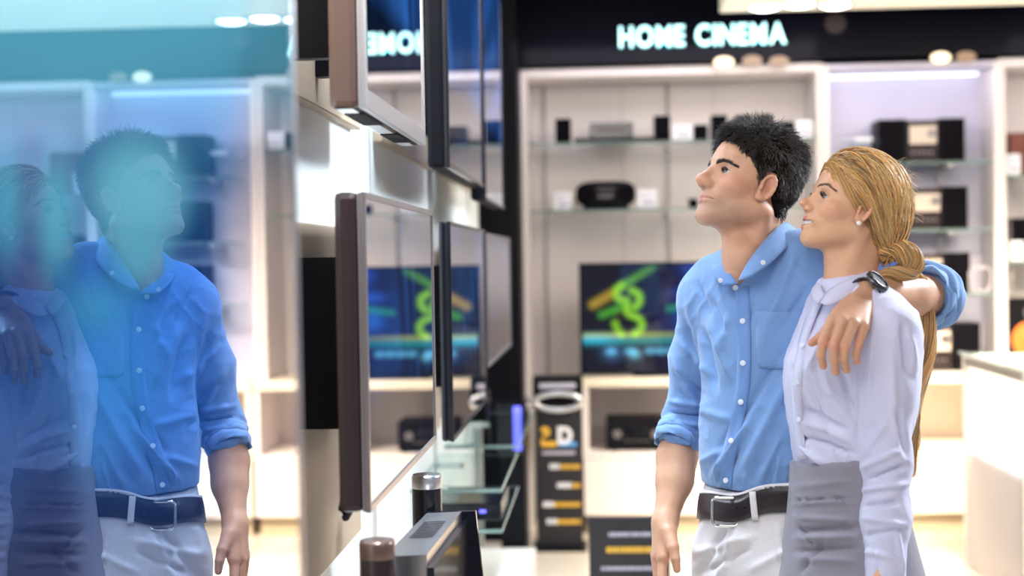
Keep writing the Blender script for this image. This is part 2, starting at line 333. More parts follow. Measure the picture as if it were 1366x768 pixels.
e1 = n2+wv+[.014, -.02, -.02]; prism('side_trim', [n2+wv*.2, n2+wv+[.03, 0, .0], n2+wv+[.03, .02, .0], n2+[.0, .02, .0]], .64, 'black_gloss', (.06, 0, 0))
vv = []; ff = []
for i in range(11):
    t = .36+i*.036; c = n1*(1-t)+n2*t+wv*.5+[0, 0, .002]; dl = (n2-n1)*.009; s = wv*.30
    k = len(vv); vv += [c-s-dl-O, c+s-dl-O, c+s+dl-O, c-s+dl-O]; ff.append((k, k+1, k+2, k+3))
mk('vent', vv, ff, M['black'], r)
fx, fy = O[0], O[1]
box('stand', -.06, .12, -.2, .2, 0, .03, M['black_gloss'], r, bevel=.004); 
zz = (n1[2]+n2[2])/2; box('support', -.0, .04, -.06, .04, .03, zz-.55, M['black'], r)
# dark hifi column with blue strip near the end column
p = atY(664, 606, 6.9); p2 = atY(702, 536, 6.9)
r = empty('subwoofer', (p[0], 6.9, 0), 'dark speaker cabinet with a blue light strip at the end of the wall', 'speaker')
ww = p2[0]-p[0]
box('cabinet', 0, ww, 0, .30, p[2], p2[2], M['black_gloss'], r, bevel=.006); box('light_strip', ww*.55, ww*.82, -.004, 0, p[2]+.02, p2[2]-.02, M['led_blue'], r)
box('plinth', .01, ww-.01, .01, .29, 0, p[2], M['black'], r)
p = atY(655, 560, 6.3); r = empty('bookshelf_speaker', (p[0]-.16, 6.4, atY(640, 598, 5.6)[2]+.0125), 'small dark speaker on the far glass shelf', 'speaker')
box('body', 0, .14, 0, .16, 0, .13, M['black_gloss'], r, bevel=.004); box('grille', .01, .13, -.006, 0, .01, .12, M['grille'], r)
# white plinths along the wall end
p = atY(650, 735, 6.4)
tag(box('display_plinth', -.60, -.32, 5.6, 6.85, 0, .16, M['white'], None, bevel=.004), 'low white plinth at the foot of the screen wall', 'plinth')

# ================================================================= cabinet 1 (left) : X from px 695 to 1100
X0 = atY(697, 300, FY)[0]; X1 = atY(1100, 300, FY)[0]; X2 = atY(1334, 300, FY)[0]; X3 = X2+(X1-X0)
def cabinet_left(x0, x1, label, ztop, mirror=False, group='white wall cabinets'):
    r = empty('display_cabinet', (x0, FY, 0), label, 'cabinet', group); W = x1-x0; D = CY-FY
    box('side_panel', 0, .035, 0, D, 0, ztop, M['cabinet'], r, bevel=.002); box('side_panel', W-.035, W, 0, D, .83, ztop, M['cabinet'], r, bevel=.002)
    box('top_panel', .035, W-.035, 0, D, ztop-.045, ztop, M['cabinet'], r, bevel=.002)
    n = 3; z0 = .80
    for k in range(n):
        xa = .035+(W-.07)*k/n; xb = .035+(W-.07)*(k+1)/n
        box('back_panel', xa+.001, xb-.001, D-.02, D, z0, ztop-.047, M['cabinet'], r, bevel=.002)
    return r, W, D
ZT = fz
c1, W1, D1 = cabinet_left(X0, X1, 'white wall cabinet under the lit sign, around the big screen', ZT)
def downstand(r, W, D, n=2):
    for k in range(n): lathe('downlight', [(.0, 0), (.03, 0), (.03, .006), (0, .006)], M['lamp_rim'], r, 16, ((k+1)*W/(n+1), D*.5, ZT-.052))
# console with niche and drawers
zc_top = atY(830, 503, FY-.12)[2]; zc_mid = atY(830, 603, FY-.12)[2]; zc_toe = atY(830, 688, FY-.12)[2]
def console(x0, x1, label, niches, mt='cabinet', group='low drawer units along the back wall', mat_top='cream'):
    y0 = FY-.12; D = CY-y0
    r = empty('sideboard', (x0, y0, 0), label, 'sideboard', group); W = x1-x0
    box('plinth', .02, W-.02, .05, D, 0, zc_toe, M['toe'], r); box('top_panel', 0, W, -.01, D, zc_top-.05, zc_top, M[mat_top], r, bevel=.003)
    box('deck', 0, W, 0, D, zc_mid-.03, zc_mid, M[mt], r, bevel=.002); box('back_panel', .03, W-.03, D-.05, D-.03, zc_mid, zc_top-.05, M[mt], r)
    for xx in [0, W-.035]+[W*t for t in niches]: box('divider', xx, xx+.035, 0, D-.05, zc_mid, zc_top-.05, M[mt], r, bevel=.002)
    box('carcass', .005, W-.005, .02, D, zc_toe, zc_mid-.03, M[mt], r)
    n = max(1, round(W/.62))
    for k in range(n):
        d = box('drawer', W*k/n+.004, W*(k+1)/n-.004, -.002, .02, zc_toe+.004, zc_mid-.034, M[mt], r, bevel=.002)
        lathe('knob', [(.0, -.016), (.010, -.016), (.010, -.004), (.006, 0)], M['silver_dark'], d, 16, (W*(k+.5)/n, .0-.002, (zc_mid+zc_toe)/2+.06), axis='y').rotation_euler = (0, 0, 0)
    return r
s1 = console(X0+.31, X1+.02, 'white sideboard with a niche, under the big screen', [.52])
s2 = console(X1+.03, X2-.02, 'white sideboard under the stereo column behind the woman', [], 'warm_panel', mat_top='warm_panel')
s3 = console(X2, X2+1.7, 'white sideboard beyond the glass counter', [.5], 'warm_panel', mat_top='warm_panel')
# TV with green figure
tY = FY-.02; tl = atY(772, 351, tY); bl = atY(774, 499, tY); tw = 1.777*(tl[2]-bl[2]); 
def green_content(u, v):
    u = u*1.777
    c = np.zeros(u.shape+(3,))
    def add(col, k):
        for i in range(3): c[..., i] += col[i]*k
    add((.004, .004, .012), np.ones_like(u)); add((.004, .008, .10), gs(u, v, 1.0, .55, .30, .40)+.8*gs(u, v, 1.6, .6, .5, .4)); add((.03, .10, .75), gs(u, v, 1.16, .02, .16, .13)); add((.02, .09, .50), .9*gs(u, v, .98, .27, .12, .05))
    add((.01, .12, .45), gs(u, v, .98, .50, .10, .10)+gs(u, v, 1.5, .3, .2, .1))
    add((.36, .24, .01), seg(u, v, (.10, .37), (.29, .26), .045)); add((.10, .34, .01), seg(u, v, (.33, .22), (.66, .02), .036)*np.clip(1.6-u*1.6, .25, 1)); add((.05, .30, .01), seg(u, v, (.18, .47), (.40, .385), .038)); add((.01, .22, .06), .9*seg(u, v, (.80, .42), (1.6, .30), .035))
    g = (.24, .58, .02)
    def poly(pts, w_):
        p = spline2(pts, 18); kk = np.zeros_like(u)
        for i in range(len(p)-1): kk = np.maximum(kk, seg(u, v, p[i], p[i+1], w_))
        return kk
    k = poly([(.37, .19), (.315, .235), (.315, .30), (.36, .335), (.41, .335)], .036); k = np.maximum(k, poly([(.46, .24), (.53, .28), (.53, .36), (.48, .405)], .036)); k = np.maximum(k, poly([(.42, .38), (.40, .43), (.44, .485), (.51, .49), (.56, .56), (.54, .62), (.48, .655)], .034)); k = np.maximum(k, .8*poly([(.30, .55), (.32, .61), (.36, .66)], .034))
    for i in range(3): c[..., i] = c[..., i]*(1-.85*k)+g[i]*k
    add((.42, .46, .02), gs(u, v, .5, .665, 1.2, .022)*np.clip(1.25-u*.75, .1, 1)); add((.02, .32, .55), gs(u, v, .10, .70, .22, .045)); add((.01, .25, .22), gs(u, v, .6, .72, .7, .035))
    for cx, w_ in ((.26, .05), (.44, .06), (.62, .05), (.72, .06), (.83, .06), (.93, .05)): add((.10, .42, .62), .85*gs(u, v, cx, .82, w_, .035, 2))
    add((.2, .7, .9), .7*gs(u, v, .48, .85, .05, .04)); add((.10, .25, .55), .5*gs(u, v, .27, .83, .09, .07))
    return c*1.1
bt = empty('television', (tl[0], tY, zc_top), 'big screen on the sideboard showing green glowing curves', 'television')
hh = tl[2]-bl[2]; zo = bl[2]-zc_top
box('casing', 0, tw, .004, .05, zo, zo+hh, M['black_gloss'], bt, bevel=.004)
boxes('bezel', [(0, .016, -.004, .004, zo, zo+hh), (tw-.016, tw, -.004, .004, zo, zo+hh), (.016, tw-.016, -.004, .004, zo, zo+.02), (.016, tw-.016, -.004, .004, zo+hh-.016, zo+hh)], M['black_gloss'], bt)
screen('screen', (.016, -.001, zo+hh-.016), (tw-.032, 0, 0), (0, 0, -(hh-.036)), 220, 130, green_content, 'scr_back', bt)
box('stand_neck', tw/2-.05, tw/2+.05, .01, .05, .01, zo+.02, M['black_gloss'], bt); box('stand_base', tw/2-.25, tw/2+.25, -.08, .12, 0, .012, M['black_gloss'], bt, bevel=.004)
# receiver in the niche
a = atY(809, 598, FY-.06); b = atY(889, 559, FY-.06)
r = empty('receiver', (a[0], FY-.06, zc_mid), 'black receiver inside the sideboard niche', 'receiver')
box('case', 0, b[0]-a[0], 0, .3, .012, b[2]-zc_mid, M['black'], r, bevel=.004); boxes('foot', [(x, x+.03, .02, .05, 0, .012) for x in (.02, b[0]-a[0]-.05)], M['black'], r)
for k in range(2): lathe('knob', [(0, -.02), (.022, -.02), (.024, 0)], M['silver_dark'], r, 20, (.06+k*(b[0]-a[0]-.12), -.001, .09), axis='y')
box('display_window', .10, b[0]-a[0]-.10, -.002, 0, .09, .125, M['black_gloss'], r)
boxes('button', [(.10+i*.03, .115+i*.03, -.004, 0, .05, .058) for i in range(5)], M['silver_dark'], r)
# glass shelves on posts inside cabinet 1
def shelf(x0, x1, py, px_ref, label, posts=(), depth=.34, group='glass shelves along the back wall'):
    z = atY(px_ref, py, FY+.02)[2]; r = empty('glass_shelf', (x0, FY+.03, z), label, 'shelf', group)
    box('pane', 0, x1-x0, 0, depth, -.008, 0, M['glass'], r); box('front_edge', 0, x1-x0, -.003, 0, -.009, .001, M['glass_edge'], r)
    for px_ in posts:
        xx = atY(px_, 200, FY+.2)[0]-x0
        box('bracket', xx-.008, xx+.008, .02, depth+.05, -.03, -.009, M['grey_metal'], r)
    return z
sz1 = shelf(X0+.04, X1-.04, 189, 830, 'upper glass shelf in the cabinet under the sign', (725, 893, 1088))
sz2 = shelf(X0+.04, X1-.04, 279, 830, 'lower glass shelf in the cabinet under the sign', (738, 890))
for k, px_ in enumerate((728, 893, 1088)):
    x = atY(px_, 300, CY-.06)[0]; tag(lathe('shelf_post', [(.007, .81), (.007, ZT-.05)], M['grey_metal'], None, 12, (x, CY-.045, 0)), ('slim metal post left of the big screen', 'slim metal post above the big screen', 'slim metal post behind the man')[k], 'post', 'metal shelf posts')
def item(px0, py0, px1, py1, Y, z=None):
    a = atY(px0, py1, Y); b = atY(px1, py0, Y); return a[0], b[0], (a[2] if z is None else z), b[2]
def speaker(px0, py0, px1, py1, label, z, Y=FY+.08, d=.14, group='small speakers on the upper glass shelf'):
    x0, x1, z0, z1 = item(px0, py0, px1, py1, Y, z+.0015); r = empty('bookshelf_speaker', (x0, Y, z0), label, 'speaker', group); w_, h = x1-x0, z1-z0
    box('body', 0, w_, 0, d, 0, h, M['black'], r, bevel=.003); box('grille', .005, w_-.005, -.008, 0, .006, h-.006, M['grille'], r, bevel=.002)
    return r
speaker(741, 158, 761, 190, 'black upright speaker at the left end of the upper glass shelf', sz1)
speaker(873, 154, 894, 189, 'black upright speaker right of the centre set on the upper shelf', sz1)
x0, x1, z0, z1 = item(787, 162, 845, 184, FY+.10)
sub = item(766, 182, 880, 190, FY+.05, sz1+.0015)
r = empty('soundbar', (sub[0], FY+.05, sz1+.0015), 'long flat soundbar between the two upright speakers', 'soundbar'); box('body', 0, sub[1]-sub[0], 0, .08, 0, sub[3]-sub[2], M['black'], r, bevel=.004); box('grille', .01, sub[1]-sub[0]-.01, -.004, 0, .004, sub[3]-sub[2]-.004, M['grille'], r)
r = empty('disc_player', (x0, FY+.15, sz1+.0015), 'black disc player standing behind the soundbar', 'player'); box('case', 0, x1-x0, 0, .16, 0, z1-sz1, M['black_gloss'], r, bevel=.004); box('display_window', .04, x1-x0-.04, -.003, 0, (z1-sz1)*.55, (z1-sz1)*.8, M['bezel_brown'], r)
for n_, (a0, b0, a1, b1, lb) in enumerate(((926, 166, 944, 188, 'small black cube speaker right of the price card'), (950, 153, 970, 188, 'small black speaker just left of the man\'s hair'), (982, 153, 1002, 188, 'small black speaker above the man\'s hair'), (1012, 152, 1030, 188, 'small black speaker above the back of the man\'s head'), (1044, 162, 1060, 188, 'small black cube speaker near the cabinet\'s right side'))):
    speaker(a0, b0, a1, b1, lb, sz1)
def card(px0, py0, px1, py1, label, z, Y=FY+.045, group='white price cards on the shelves'):
    x0, x1, z0, z1 = item(px0, py0, px1, py1, Y, z+.0015); r = empty('price_card', (x0, Y, z0), label, 'price card', group); w_, h = x1-x0, z1-z0
    box('card_front', 0, w_, 0, .004, 0, h, M['card'], r); box('foot', 0, w_, 0, .03, 0, .003, M['card'], r)
    boxes('print', [(w_*.12, w_*.8, -.001, 0, h*.72, h*.80), (w_*.12, w_*.7, -.001, 0, h*.52, h*.58), (w_*.25, w_*.85, -.001, 0, h*.2, h*.4)], M['lilac_print'], r)
card(897, 165, 924, 189, 'white price card beside the upright speaker on the upper shelf', sz1); card(1062, 160, 1084, 187, 'white price card at the right end of the upper shelf', sz1)
card(739, 256, 762, 279, 'white price card left of the boombox', sz2); card(851, 252, 876, 278, 'white price card right of the boombox', sz2)
# boombox
x0, x1, z0, z1 = item(768, 241, 848, 277, FY+.06)
r = empty('boombox', (x0, FY+.06, sz2+.0015), 'black rounded boombox on the lower glass shelf', 'boombox'); w_, h = x1-x0, z1-sz2
V = []; F = []; n = 40
for yy, s in ((0, .94), (.015, 1), (.14, 1), (.15, .94)):
    for i in range(n):
        t = 2*math.pi*i/n; cx = math.copysign(abs(math.cos(t))**.5, math.cos(t)); cz = math.copysign(abs(math.sin(t))**.7, math.sin(t))
        V.append((w_/2+cx*w_/2*s, yy, h*.55+cz*h*.45*s))
for k in range(3):
    for i in range(n): F.append((k*n+i, k*n+(i+1) % n, (k+1)*n+(i+1) % n, (k+1)*n+i))
F.append(tuple(range(n))[::-1]); F.append(tuple(3*n+i for i in range(n)))
mk('body', V, F, M['black'], r, smooth=True)
for xx in (.17, .83): lathe('speaker_cone', [(0, .002), (h*.12, .002), (h*.25, -.008), (h*.28, -.010), (h*.30, .004)], M['grille'], r, 28, (w_*xx, -.004, h*.55), axis='y')
box('display_window', w_*.36, w_*.64, -.004, .002, h*.60, h*.80, M['bezel_brown'], r); boxes('button', [(w_*(.38+i*.05), w_*(.41+i*.05), -.006, .001, h*.42, h*.5) for i in range(5)], M['silver_dark'], r)
box('base', w_*.12, w_*.88, .02, .13, 0, h*.14, M['black'], r)
x0, x1, z0, z1 = item(919, 265, 931, 278, FY+.08); r = empty('bookshelf_speaker', (x0, FY+.08, sz2+.0015), 'tiny round-fronted speaker in front of the man\'s chin on the lower shelf', 'speaker'); box('body', 0, x1-x0, 0, .05, 0, z1-sz2, M['black'], r, bevel=.004); box('grille', .004, x1-x0-.004, -.003, 0, .004, z1-sz2-.004, M['grille'], r)

# ================================================================= stereo column: bright lilac recessed panel
sc_ = empty('stereo_column', (X1, FY, 0), 'tall bright lilac display column behind the woman', 'display')
WC = X2-X1; zt2 = atY(1200, 84, FY)[2]
n = 1
box('back_panel', .03, WC-.03, .28, .30, zc_top, zt2-.03, M['lilac_panel'], sc_); box('side_panel', 0, .03, -.02, .35, zc_top, zt2, M['cabinet'], sc_, bevel=.002); box('side_panel', WC-.03, WC, -.02, .35, zc_top, zt2, M['cabinet'], sc_, bevel=.002); box('top_panel', .03, WC-.03, -.02, .35, zt2-.03, zt2, M['lilac_panel'], sc_, bevel=.002)
box('light_strip', .05, WC-.05, .22, .26, zt2-.05, zt2-.032, M['led_white'], sc_)
zs = []
for k, (py_, lab) in enumerate(((215, 'glass shelf under the top stereo of the lilac column'), (305, 'glass shelf under the second stereo of the lilac column'), (391, 'glass shelf under the third stereo of the lilac column'))):
    z = atY(1290, py_, FY+.02)[2]; zs.append(z); xs_ = X1+.14
    r = empty('glass_shelf', (xs_, FY+.0, z), lab, 'shelf', 'glass shelves along the back wall'); ww = X2-.035-xs_
    box('pane', 0, ww, 0, .27, -.010, 0, M['glass'], r); box('front_edge', 0, ww, -.003, 0, -.010, .001, M['glass_edge'], r)
    for xx in (.12, ww-.22): boxes('bracket', [(xx-.01, xx+.01, .0, .27, -.03, -.011), (xx-.012, xx+.012, .25, .275, -.11, -.01)], M['grey_metal'], r)
zs.append(zc_top)
def stereo(px0, py0, px1, py1, z, label, full=True, Y=FY+.03):
    x0, x1, z0, z1 = item(px0, py0, px1, py1, Y, z+.0015); r = empty('stereo_system', (x0, Y, z+.0015), label, 'stereo', 'black stereo systems in the lilac column'); w_, h = x1-x0, z1-z0
    box('speaker_box', 0, w_*.335, 0, .22, 0, h, M['black'], r, bevel=.003); box('speaker_box', w_*.70, w_, 0, .22, 0, h, M['black'], r, bevel=.003)
    for xa in (.01, .71): box('grille', w_*xa+.006, w_*(xa+.28), -.005, 0, .008, h-.008, M['grille'], r)
    cc = box('head_unit', w_*.345, w_*.69, .01, .2, 0, h*.97, M['bezel_brown'], r, bevel=.003)
    box('display_panel', w_*.365, w_*.675, .003, .011, h*.42, h*.84, M['display'], cc); lathe('volume_knob', [(0, -.012), (.022, -.012), (.026, 0)], M['silver_dark'], cc, 24, (w_*.62, .002, h*.66), axis='y')
    boxes('button', [(w_*(.38+i*.055), w_*(.41+i*.055), .004, .011, h*.2, h*.25) for i in range(5)], M['silver_dark'], cc)
    lathe('knob', [(0, -.008), (.014, -.008), (.016, 0)], M['silver_dark'], r, 16, (w_*.86, -.004, h*.1), axis='y')
stereo(1172, 157, 1287, 215, zs[0], 'black stereo system on the top glass shelf above the woman')
stereo(1178, 248, 1291, 305, zs[1], 'black stereo system on the second shelf behind the woman\'s hair')
stereo(1180, 336, 1294, 391, zs[2], 'black stereo system on the third shelf behind the rolled cuff')
stereo(1186, 430, 1308, 503, zs[3], 'black stereo system on the sideboard under the elbow')
hp = [atY(x, y, FY+.02) for x, y in ((1294, 390), (1293, 366), (1298, 360), (1316, 360), (1323, 366), (1322, 382), (1316, 391), (1304, 392))]
tag(tube('headphone_band', [p+np.array([0, 0, zs[2]+.008-hp[-1][2]]) for p in hp], .006, M['grey_metal'], None, 8, True), 'thin wire headphone band standing beside the third stereo', 'headphones')
x0, x1, z0, z1 = item(1138, 178, 1160, 190, FY+.1); tag(box('price_card', x0, x1, FY+.02, FY+.03, z0, z0+.02, M['card']), 'faint small card holder left of the top stereo', 'price card'); tag(box('glass_ledge', x0-.05, x1+.05, FY+.0, FY+.28, z0-.012, z0-.001, M['glass']), 'short glass ledge left of the top stereo', 'shelf')

# ================================================================= right cabinet
c3, W3, D3 = cabinet_left(X2, X2+1.75, 'white wall cabinet at the right edge with speakers', ZT)
z3 = [atY(1350, y, FY+.02)[2] for y in (234, 349)]
for z, lb in zip(z3, ('glass shelf under the red wooden speaker', 'glass shelf above the orange-cone speaker')):
    r = empty('glass_shelf', (X2+.04, FY+.03, z), lb, 'shelf', 'glass shelves along the back wall'); box('pane', 0, 1.66, 0, .34, -.010, 0, M['glass'], r); box('front_edge', 0, 1.66, -.003, 0, -.010, .001, M['glass_edge'], r)
tag(lathe('shelf_post', [(.007, .81), (.007, z3[0])], M['grey_metal'], None, 12, (X2+.085, FY+.10, 0)), 'slim metal post under the red wooden speaker', 'post', 'metal shelf posts')
def spk(px0, py0, px1, py1, z, label, m, d=.18, cone=None):
    x0, x1, z0, z1 = item(px0, py0, px1, py1, FY+.08, z+.0015); r = empty('bookshelf_speaker', (x0, FY+.08, z+.0015), label, 'speaker', 'speakers in the right cabinet'); w_, h = x1-x0, z1-z-.0015
    box('body', 0, w_, 0, d, 0, h, M[m], r, bevel=.003)
    if cone:
        lathe('driver', [(0, .01), (w_*.12, .012), (w_*.34, -.004), (w_*.38, -.008), (w_*.41, .002)], M[cone], r, 28, (w_*.5, -.002, h*.42), axis='y'); lathe('tweeter', [(0, -.004), (w_*.1, -.002), (w_*.14, .001)], M['silver_dark'], r, 20, (w_*.5, -.002, h*.8), axis='y')
    else: box('grille', w_*.06, w_*.94, -.006, 0, h*.04, h*.96, M['grille' if m != 'wood_red' else 'wood_red'], r)
    return r
spk(1346, 176, 1394, 234, z3[0], 'red wooden bookshelf speaker at the right edge', 'wood_red'); spk(1350, 290, 1398, 348, z3[1], 'black speaker on the second shelf at the right edge', 'black')
spk(1344, 397, 1404, 480, zc_top, 'black speaker with an orange cone behind the counter', 'black', cone='orange_cone')
card(1343, 205, 1361, 233, 'white price card in front of the red wooden speaker', z3[0]); card(1347, 321, 1366, 348, 'white price card in front of the second-shelf black speaker', z3[1])
for k in range(3):
    spk(1440+k*90, 250, 1500+k*90, 348, z3[1], ('first', 'second', 'third')[k]+' black speaker on the shelf beyond the right photo edge', 'black')
# ================================================================= fascia sign
sg = empty('illuminated_sign', (atY(826, 63, FY-.1)[0], FY-.1, atY(826, 63, FY-.1)[2]), 'glowing sign letters on the black fascia above the cabinet', 'sign')
pa, pb = atY(826, 63, FY-.1), atY(1052, 58, FY-.1); hgt = atY(826, 36, FY-.1)[2]-pa[2]
glyphs = []
cu = bpy.data.curves.new('t', 'FONT'); cu.size = 1; cu.extrude = .03; cu.offset = .027
dg = bpy.context.evaluated_depsgraph_get(); cur = 0
for ch in 'HOME CINEMA':
    if ch == ' ': cur += .36; continue
    cu2 = cu.copy(); cu2.body = ch; o = bpy.data.objects.new('letter', cu2); COL.objects.link(o); bpy.context.view_layer.update()
    me = bpy.data.meshes.new_from_object(o.evaluated_get(bpy.context.evaluated_depsgraph_get())); bpy.data.objects.remove(o)
    xs_ = [v.co.x for v in me.vertices]; glyphs.append((me, min(xs_), max(xs_), cur)); cur += max(xs_)-min(xs_)+.125
capH = max(v.co.y for v in glyphs[0][0].vertices); sx = (pb[0]-pa[0])/cur; sy = hgt/capH
for me, a, b, c in glyphs:
    for v in me.vertices: v.co = Vector(((v.co.x-a+c)*sx, -v.co.z*.6, v.co.y*sy))
    me.materials.append(M['sign_letter']); me.materials.append(M['sign_side'])
    for p in me.polygons: p.material_index = 0 if abs(p.normal.z) > .9 else 1
    me.update()
    for p in me.polygons: p.material_index = 0 if abs(p.normal.y) > .9 else 1
    o = bpy.data.objects.new('letter', me); COL.objects.link(o); o.parent = sg
# ceiling downlights
def downlight(x, y, z, rad, m, label, group='round ceiling downlights'):
    r = empty('downlight', (x, y, z), label, 'lamp', group)
    lathe('rim', [(rad, 0), (rad*1.25, 0), (rad*1.25, -.008), (rad, -.008)], M['lamp_rim'], r, 28); lathe('bulb', [(0, -.022), (rad*.6, -.020), (rad*.98, -.010), (rad*.98, 0), (0, 0)], M[m], r, 28)
for px_, py_, lb in ((1020, 8, 'lit downlight at the left of the white ceiling panel'), (1066, 4, 'lit downlight in the middle of the white ceiling panel'), (1114, 5, 'lit downlight third from the left in the ceiling panel')):
    p = atZ(px_, py_, 2.72); downlight(p[0], p[1], 2.719, .075, 'lamp', lb)
for k, (x, y) in enumerate(((2.6, 6.4), (2.9, 6.4), (3.2, 6.4))): downlight(x, y, 2.719, .075, 'lamp', ('first', 'second', 'third')[k]+' downlight of the row beyond the right photo edge')
# soffit lamps glowing just under the fascia
for px_, py_, m, lb in ((966, 82, 'lamp_warm', 'brightest small lamp on the black fascia under the sign'), (1004, 80, 'lamp_dim', 'dim small lamp on the fascia right of the brightest'), (1040, 81, 'lamp_dim', 'dim small lamp on the fascia under the sign\'s last letter'), (1256, 76, 'lamp_warm', 'small warm lamp on the fascia above the top stereo'), (1290, 75, 'lamp_dim', 'dim small lamp on the fascia right of the top stereo')):
    p = atY(px_, py_, FY-.1); r = empty('fascia_lamp', (p[0], FY-.081, p[2]), lb, 'lamp', 'small lamps on the black fascia'); s = 13/FPX*FY
    lathe('bulb', [(0, -.02), (s*.6, -.018), (s, -.004), (s, .001)], M[m], r, 24, axis='y')
    for v in r.children[0].data.vertices: v.co.z *= .55
p = atY(1115, 30, FY-.1); tag(lathe('fascia_lamp', [(0, -.02), (.05, -.015), (.055, 0)], M['bezel_brown'], None, 20, (p[0], FY-.081, p[2]), axis='y'), 'unlit small lamp on the fascia right of the sign', 'lamp')
# cabinet lamps (light their shelves)
area('cabinet_light_left', ((X0+X1)/2, FY-.35, 2.60), ((X0+X1)/2, CY, 1.7), 1.6, .12, 4.0, (.93, .88, 1.0))
area('cabinet_light_column', ((X1+X2)/2, FY-.05, zt2-.06), ((X1+X2)/2, CY-.1, 1.6), .8, .08, 1.2, (.74, .74, 1.0))
area('cabinet_light_right', (X2+.9, FY-.35, 2.60), (X2+.9, CY, 1.7), 1.6, .12, 3, (.90, .88, 1.0))

# ================================================================= counter on the right
kx = 1.70; ka, kb = 6.15, 7.22; kz = 1.0
r = empty('display_counter', (kx, ka, 0), 'white glass-topped display counter at the right edge', 'counter'); L = kb-ka; WK = 1.9
box('end_panel', 0, WK, 0, .05, 0, kz, M['white'], r, bevel=.003); box('end_panel', 0, WK, L-.04, L, 0, kz, M['white'], r, bevel=.003)
box('side_glass', 0, .012, .05, L-.04, .02, kz-.01, M['frosted'], r); box('top_glass', -.01, WK+.01, -.01, L+.01, kz+.001, kz+.013, M['glass'], r); boxes('glass_edge', [(-.013, -.01, -.01, L+.01, kz, kz+.014), (-.01, WK, -.013, -.01, kz, kz+.014)], M['glass_edge'], r)
box('inner_shelf', .03, WK-.02, .055, L-.045, .52, .54, M['lilac_panel'], r); box('base', .03, WK-.02, .055, L-.045, 0, .10, M['white'], r); box('back_panel', .55, .57, .055, L-.045, .10, kz-.02, M['white'], r); box('rail', 0, .03, .05, L-.04, kz-.05, kz, M['white'], r)
lathe('screw_cap', [(0, -.004), (.008, -.003), (.009, 0)], M['grey_metal'], r, 12, (0, .03, kz-.04), axis='x')

area('counter_light', (kx+.5, (ka+kb)/2, kz-.06), (kx+.3, (ka+kb)/2, 0), 0.7, .7, 5, (1, .95, .92))  # added inside the counter so its frosted side looks bright
# ================================================================= standing banner and low board
bY = 7.62; a = atY(717, 738, bY); b = atY(774, 503, bY); bw = b[0]-a[0]
r = empty('banner_stand', (a[0], bY, 0), 'tall black display stand with a 3D logo beside the sideboard', 'display stand'); bh = b[2]
box('panel', 0, bw, 0, .06, .02, bh*.845, M['banner'], r, bevel=.003); box('base', -.02, bw+.02, -.06, .16, 0, .02, M['black'], r); box('top_box', -.01, bw+.01, -.02, .20, bh*.845, bh, M['black'], r, bevel=.003)
V = []; tube('silver_ring', [(bw/2+bw*.50*math.cos(t), -.045, bh*.865+.042*math.sin(t)) for t in np.linspace(0, 2*math.pi, 28, endpoint=False)], .016, M['silver'], r, 10, True)
box('top_label', bw*.1, bw*.9, -.024, -.02, bh*.94, bh*.97, M['lilac_print'], r)
def txt(s, x, z, h, mt, parent, y, wide=1.0, bold=.02):
    cu = bpy.data.curves.new('t', 'FONT'); cu.body = s; cu.size = 1; cu.extrude = .01; cu.offset = bold; o = bpy.data.objects.new('t', cu); COL.objects.link(o); bpy.context.view_layer.update()
    me = bpy.data.meshes.new_from_object(o.evaluated_get(bpy.context.evaluated_depsgraph_get())); bpy.data.objects.remove(o)
    H_ = max(v.co.y for v in me.vertices); k = h/H_
    for v in me.vertices: v.co = Vector((x+v.co.x*k*wide, y-v.co.z*.2, z+v.co.y*k))
    me.materials.append(M[mt]); q = bpy.data.objects.new('lettering', me); COL.objects.link(q); q.parent = parent; return q
txt('3', bw*.10, bh*.62, .085, 'yellow_print', r, -.003, .95, .05); txt('D', bw*.47, bh*.62, .085, 'card', r, -.003, .9, .05)
boxes('logo_shade', [(bw*.12, bw*.46, -.0015, 0, bh*.60, bh*.63), ], M['yellow_print'], r); boxes('logo_shade', [(bw*.5, bw*.9, -.0015, 0, bh*.60, bh*.625)], M['blue_print'], r)
boxes('print', [(bw*.14, bw*.86, -.002, 0, bh*.555, bh*.572)], M['lilac_print'], r)
for z_, xa, xb in ((.47, .30, .52), (.36, .46, .74), (.25, .14, .36), (.15, .22, .42)):
    rr_ = random.Random(int(z_*100)); L1 = []; x = xa
    while x < xb: w2 = .03+.03*rr_.random(); L1.append((bw*x, bw*(x+w2), -.002, 0, bh*z_, bh*(z_+.03))); x += w2+.015
    boxes('print', L1, M['card'], r); L1 = []; x = xb+.02
    while x < .95: w2 = .03+.03*rr_.random(); L1.append((bw*x, bw*min(.97, x+w2), -.002, 0, bh*z_, bh*(z_+.026))); x += w2+.015
    boxes('print', L1, M['yellow_print'], r)
bY = 5.9; a = atY(786, 768, bY); b = atY(893, 690, bY); w_ = b[0]-a[0]; h = b[2]
r = empty('floor_board', (a[0], bY, 0), 'low black printed board standing on the floor behind the man', 'board'); box('panel', 0, w_, 0, .04, 0, h, M['banner'], r, bevel=.003)
rr_ = random.Random(3)
for zf, hf, xa, xb in ((.84, .035, .25, .78), (.70, .05, .22, .80), (.55, .03, .15, .85), (.44, .035, .25, .7)):
    L1 = []; x = xa
    while x < xb: w2 = .02+.03*rr_.random(); L1.append((w_*x, w_*(x+w2), -.002, 0, h*zf, h*(zf+hf))); x += w2+.012
    boxes('print', L1, M['yellow_print' if .6 < zf < .8 else 'lilac_print'], r)
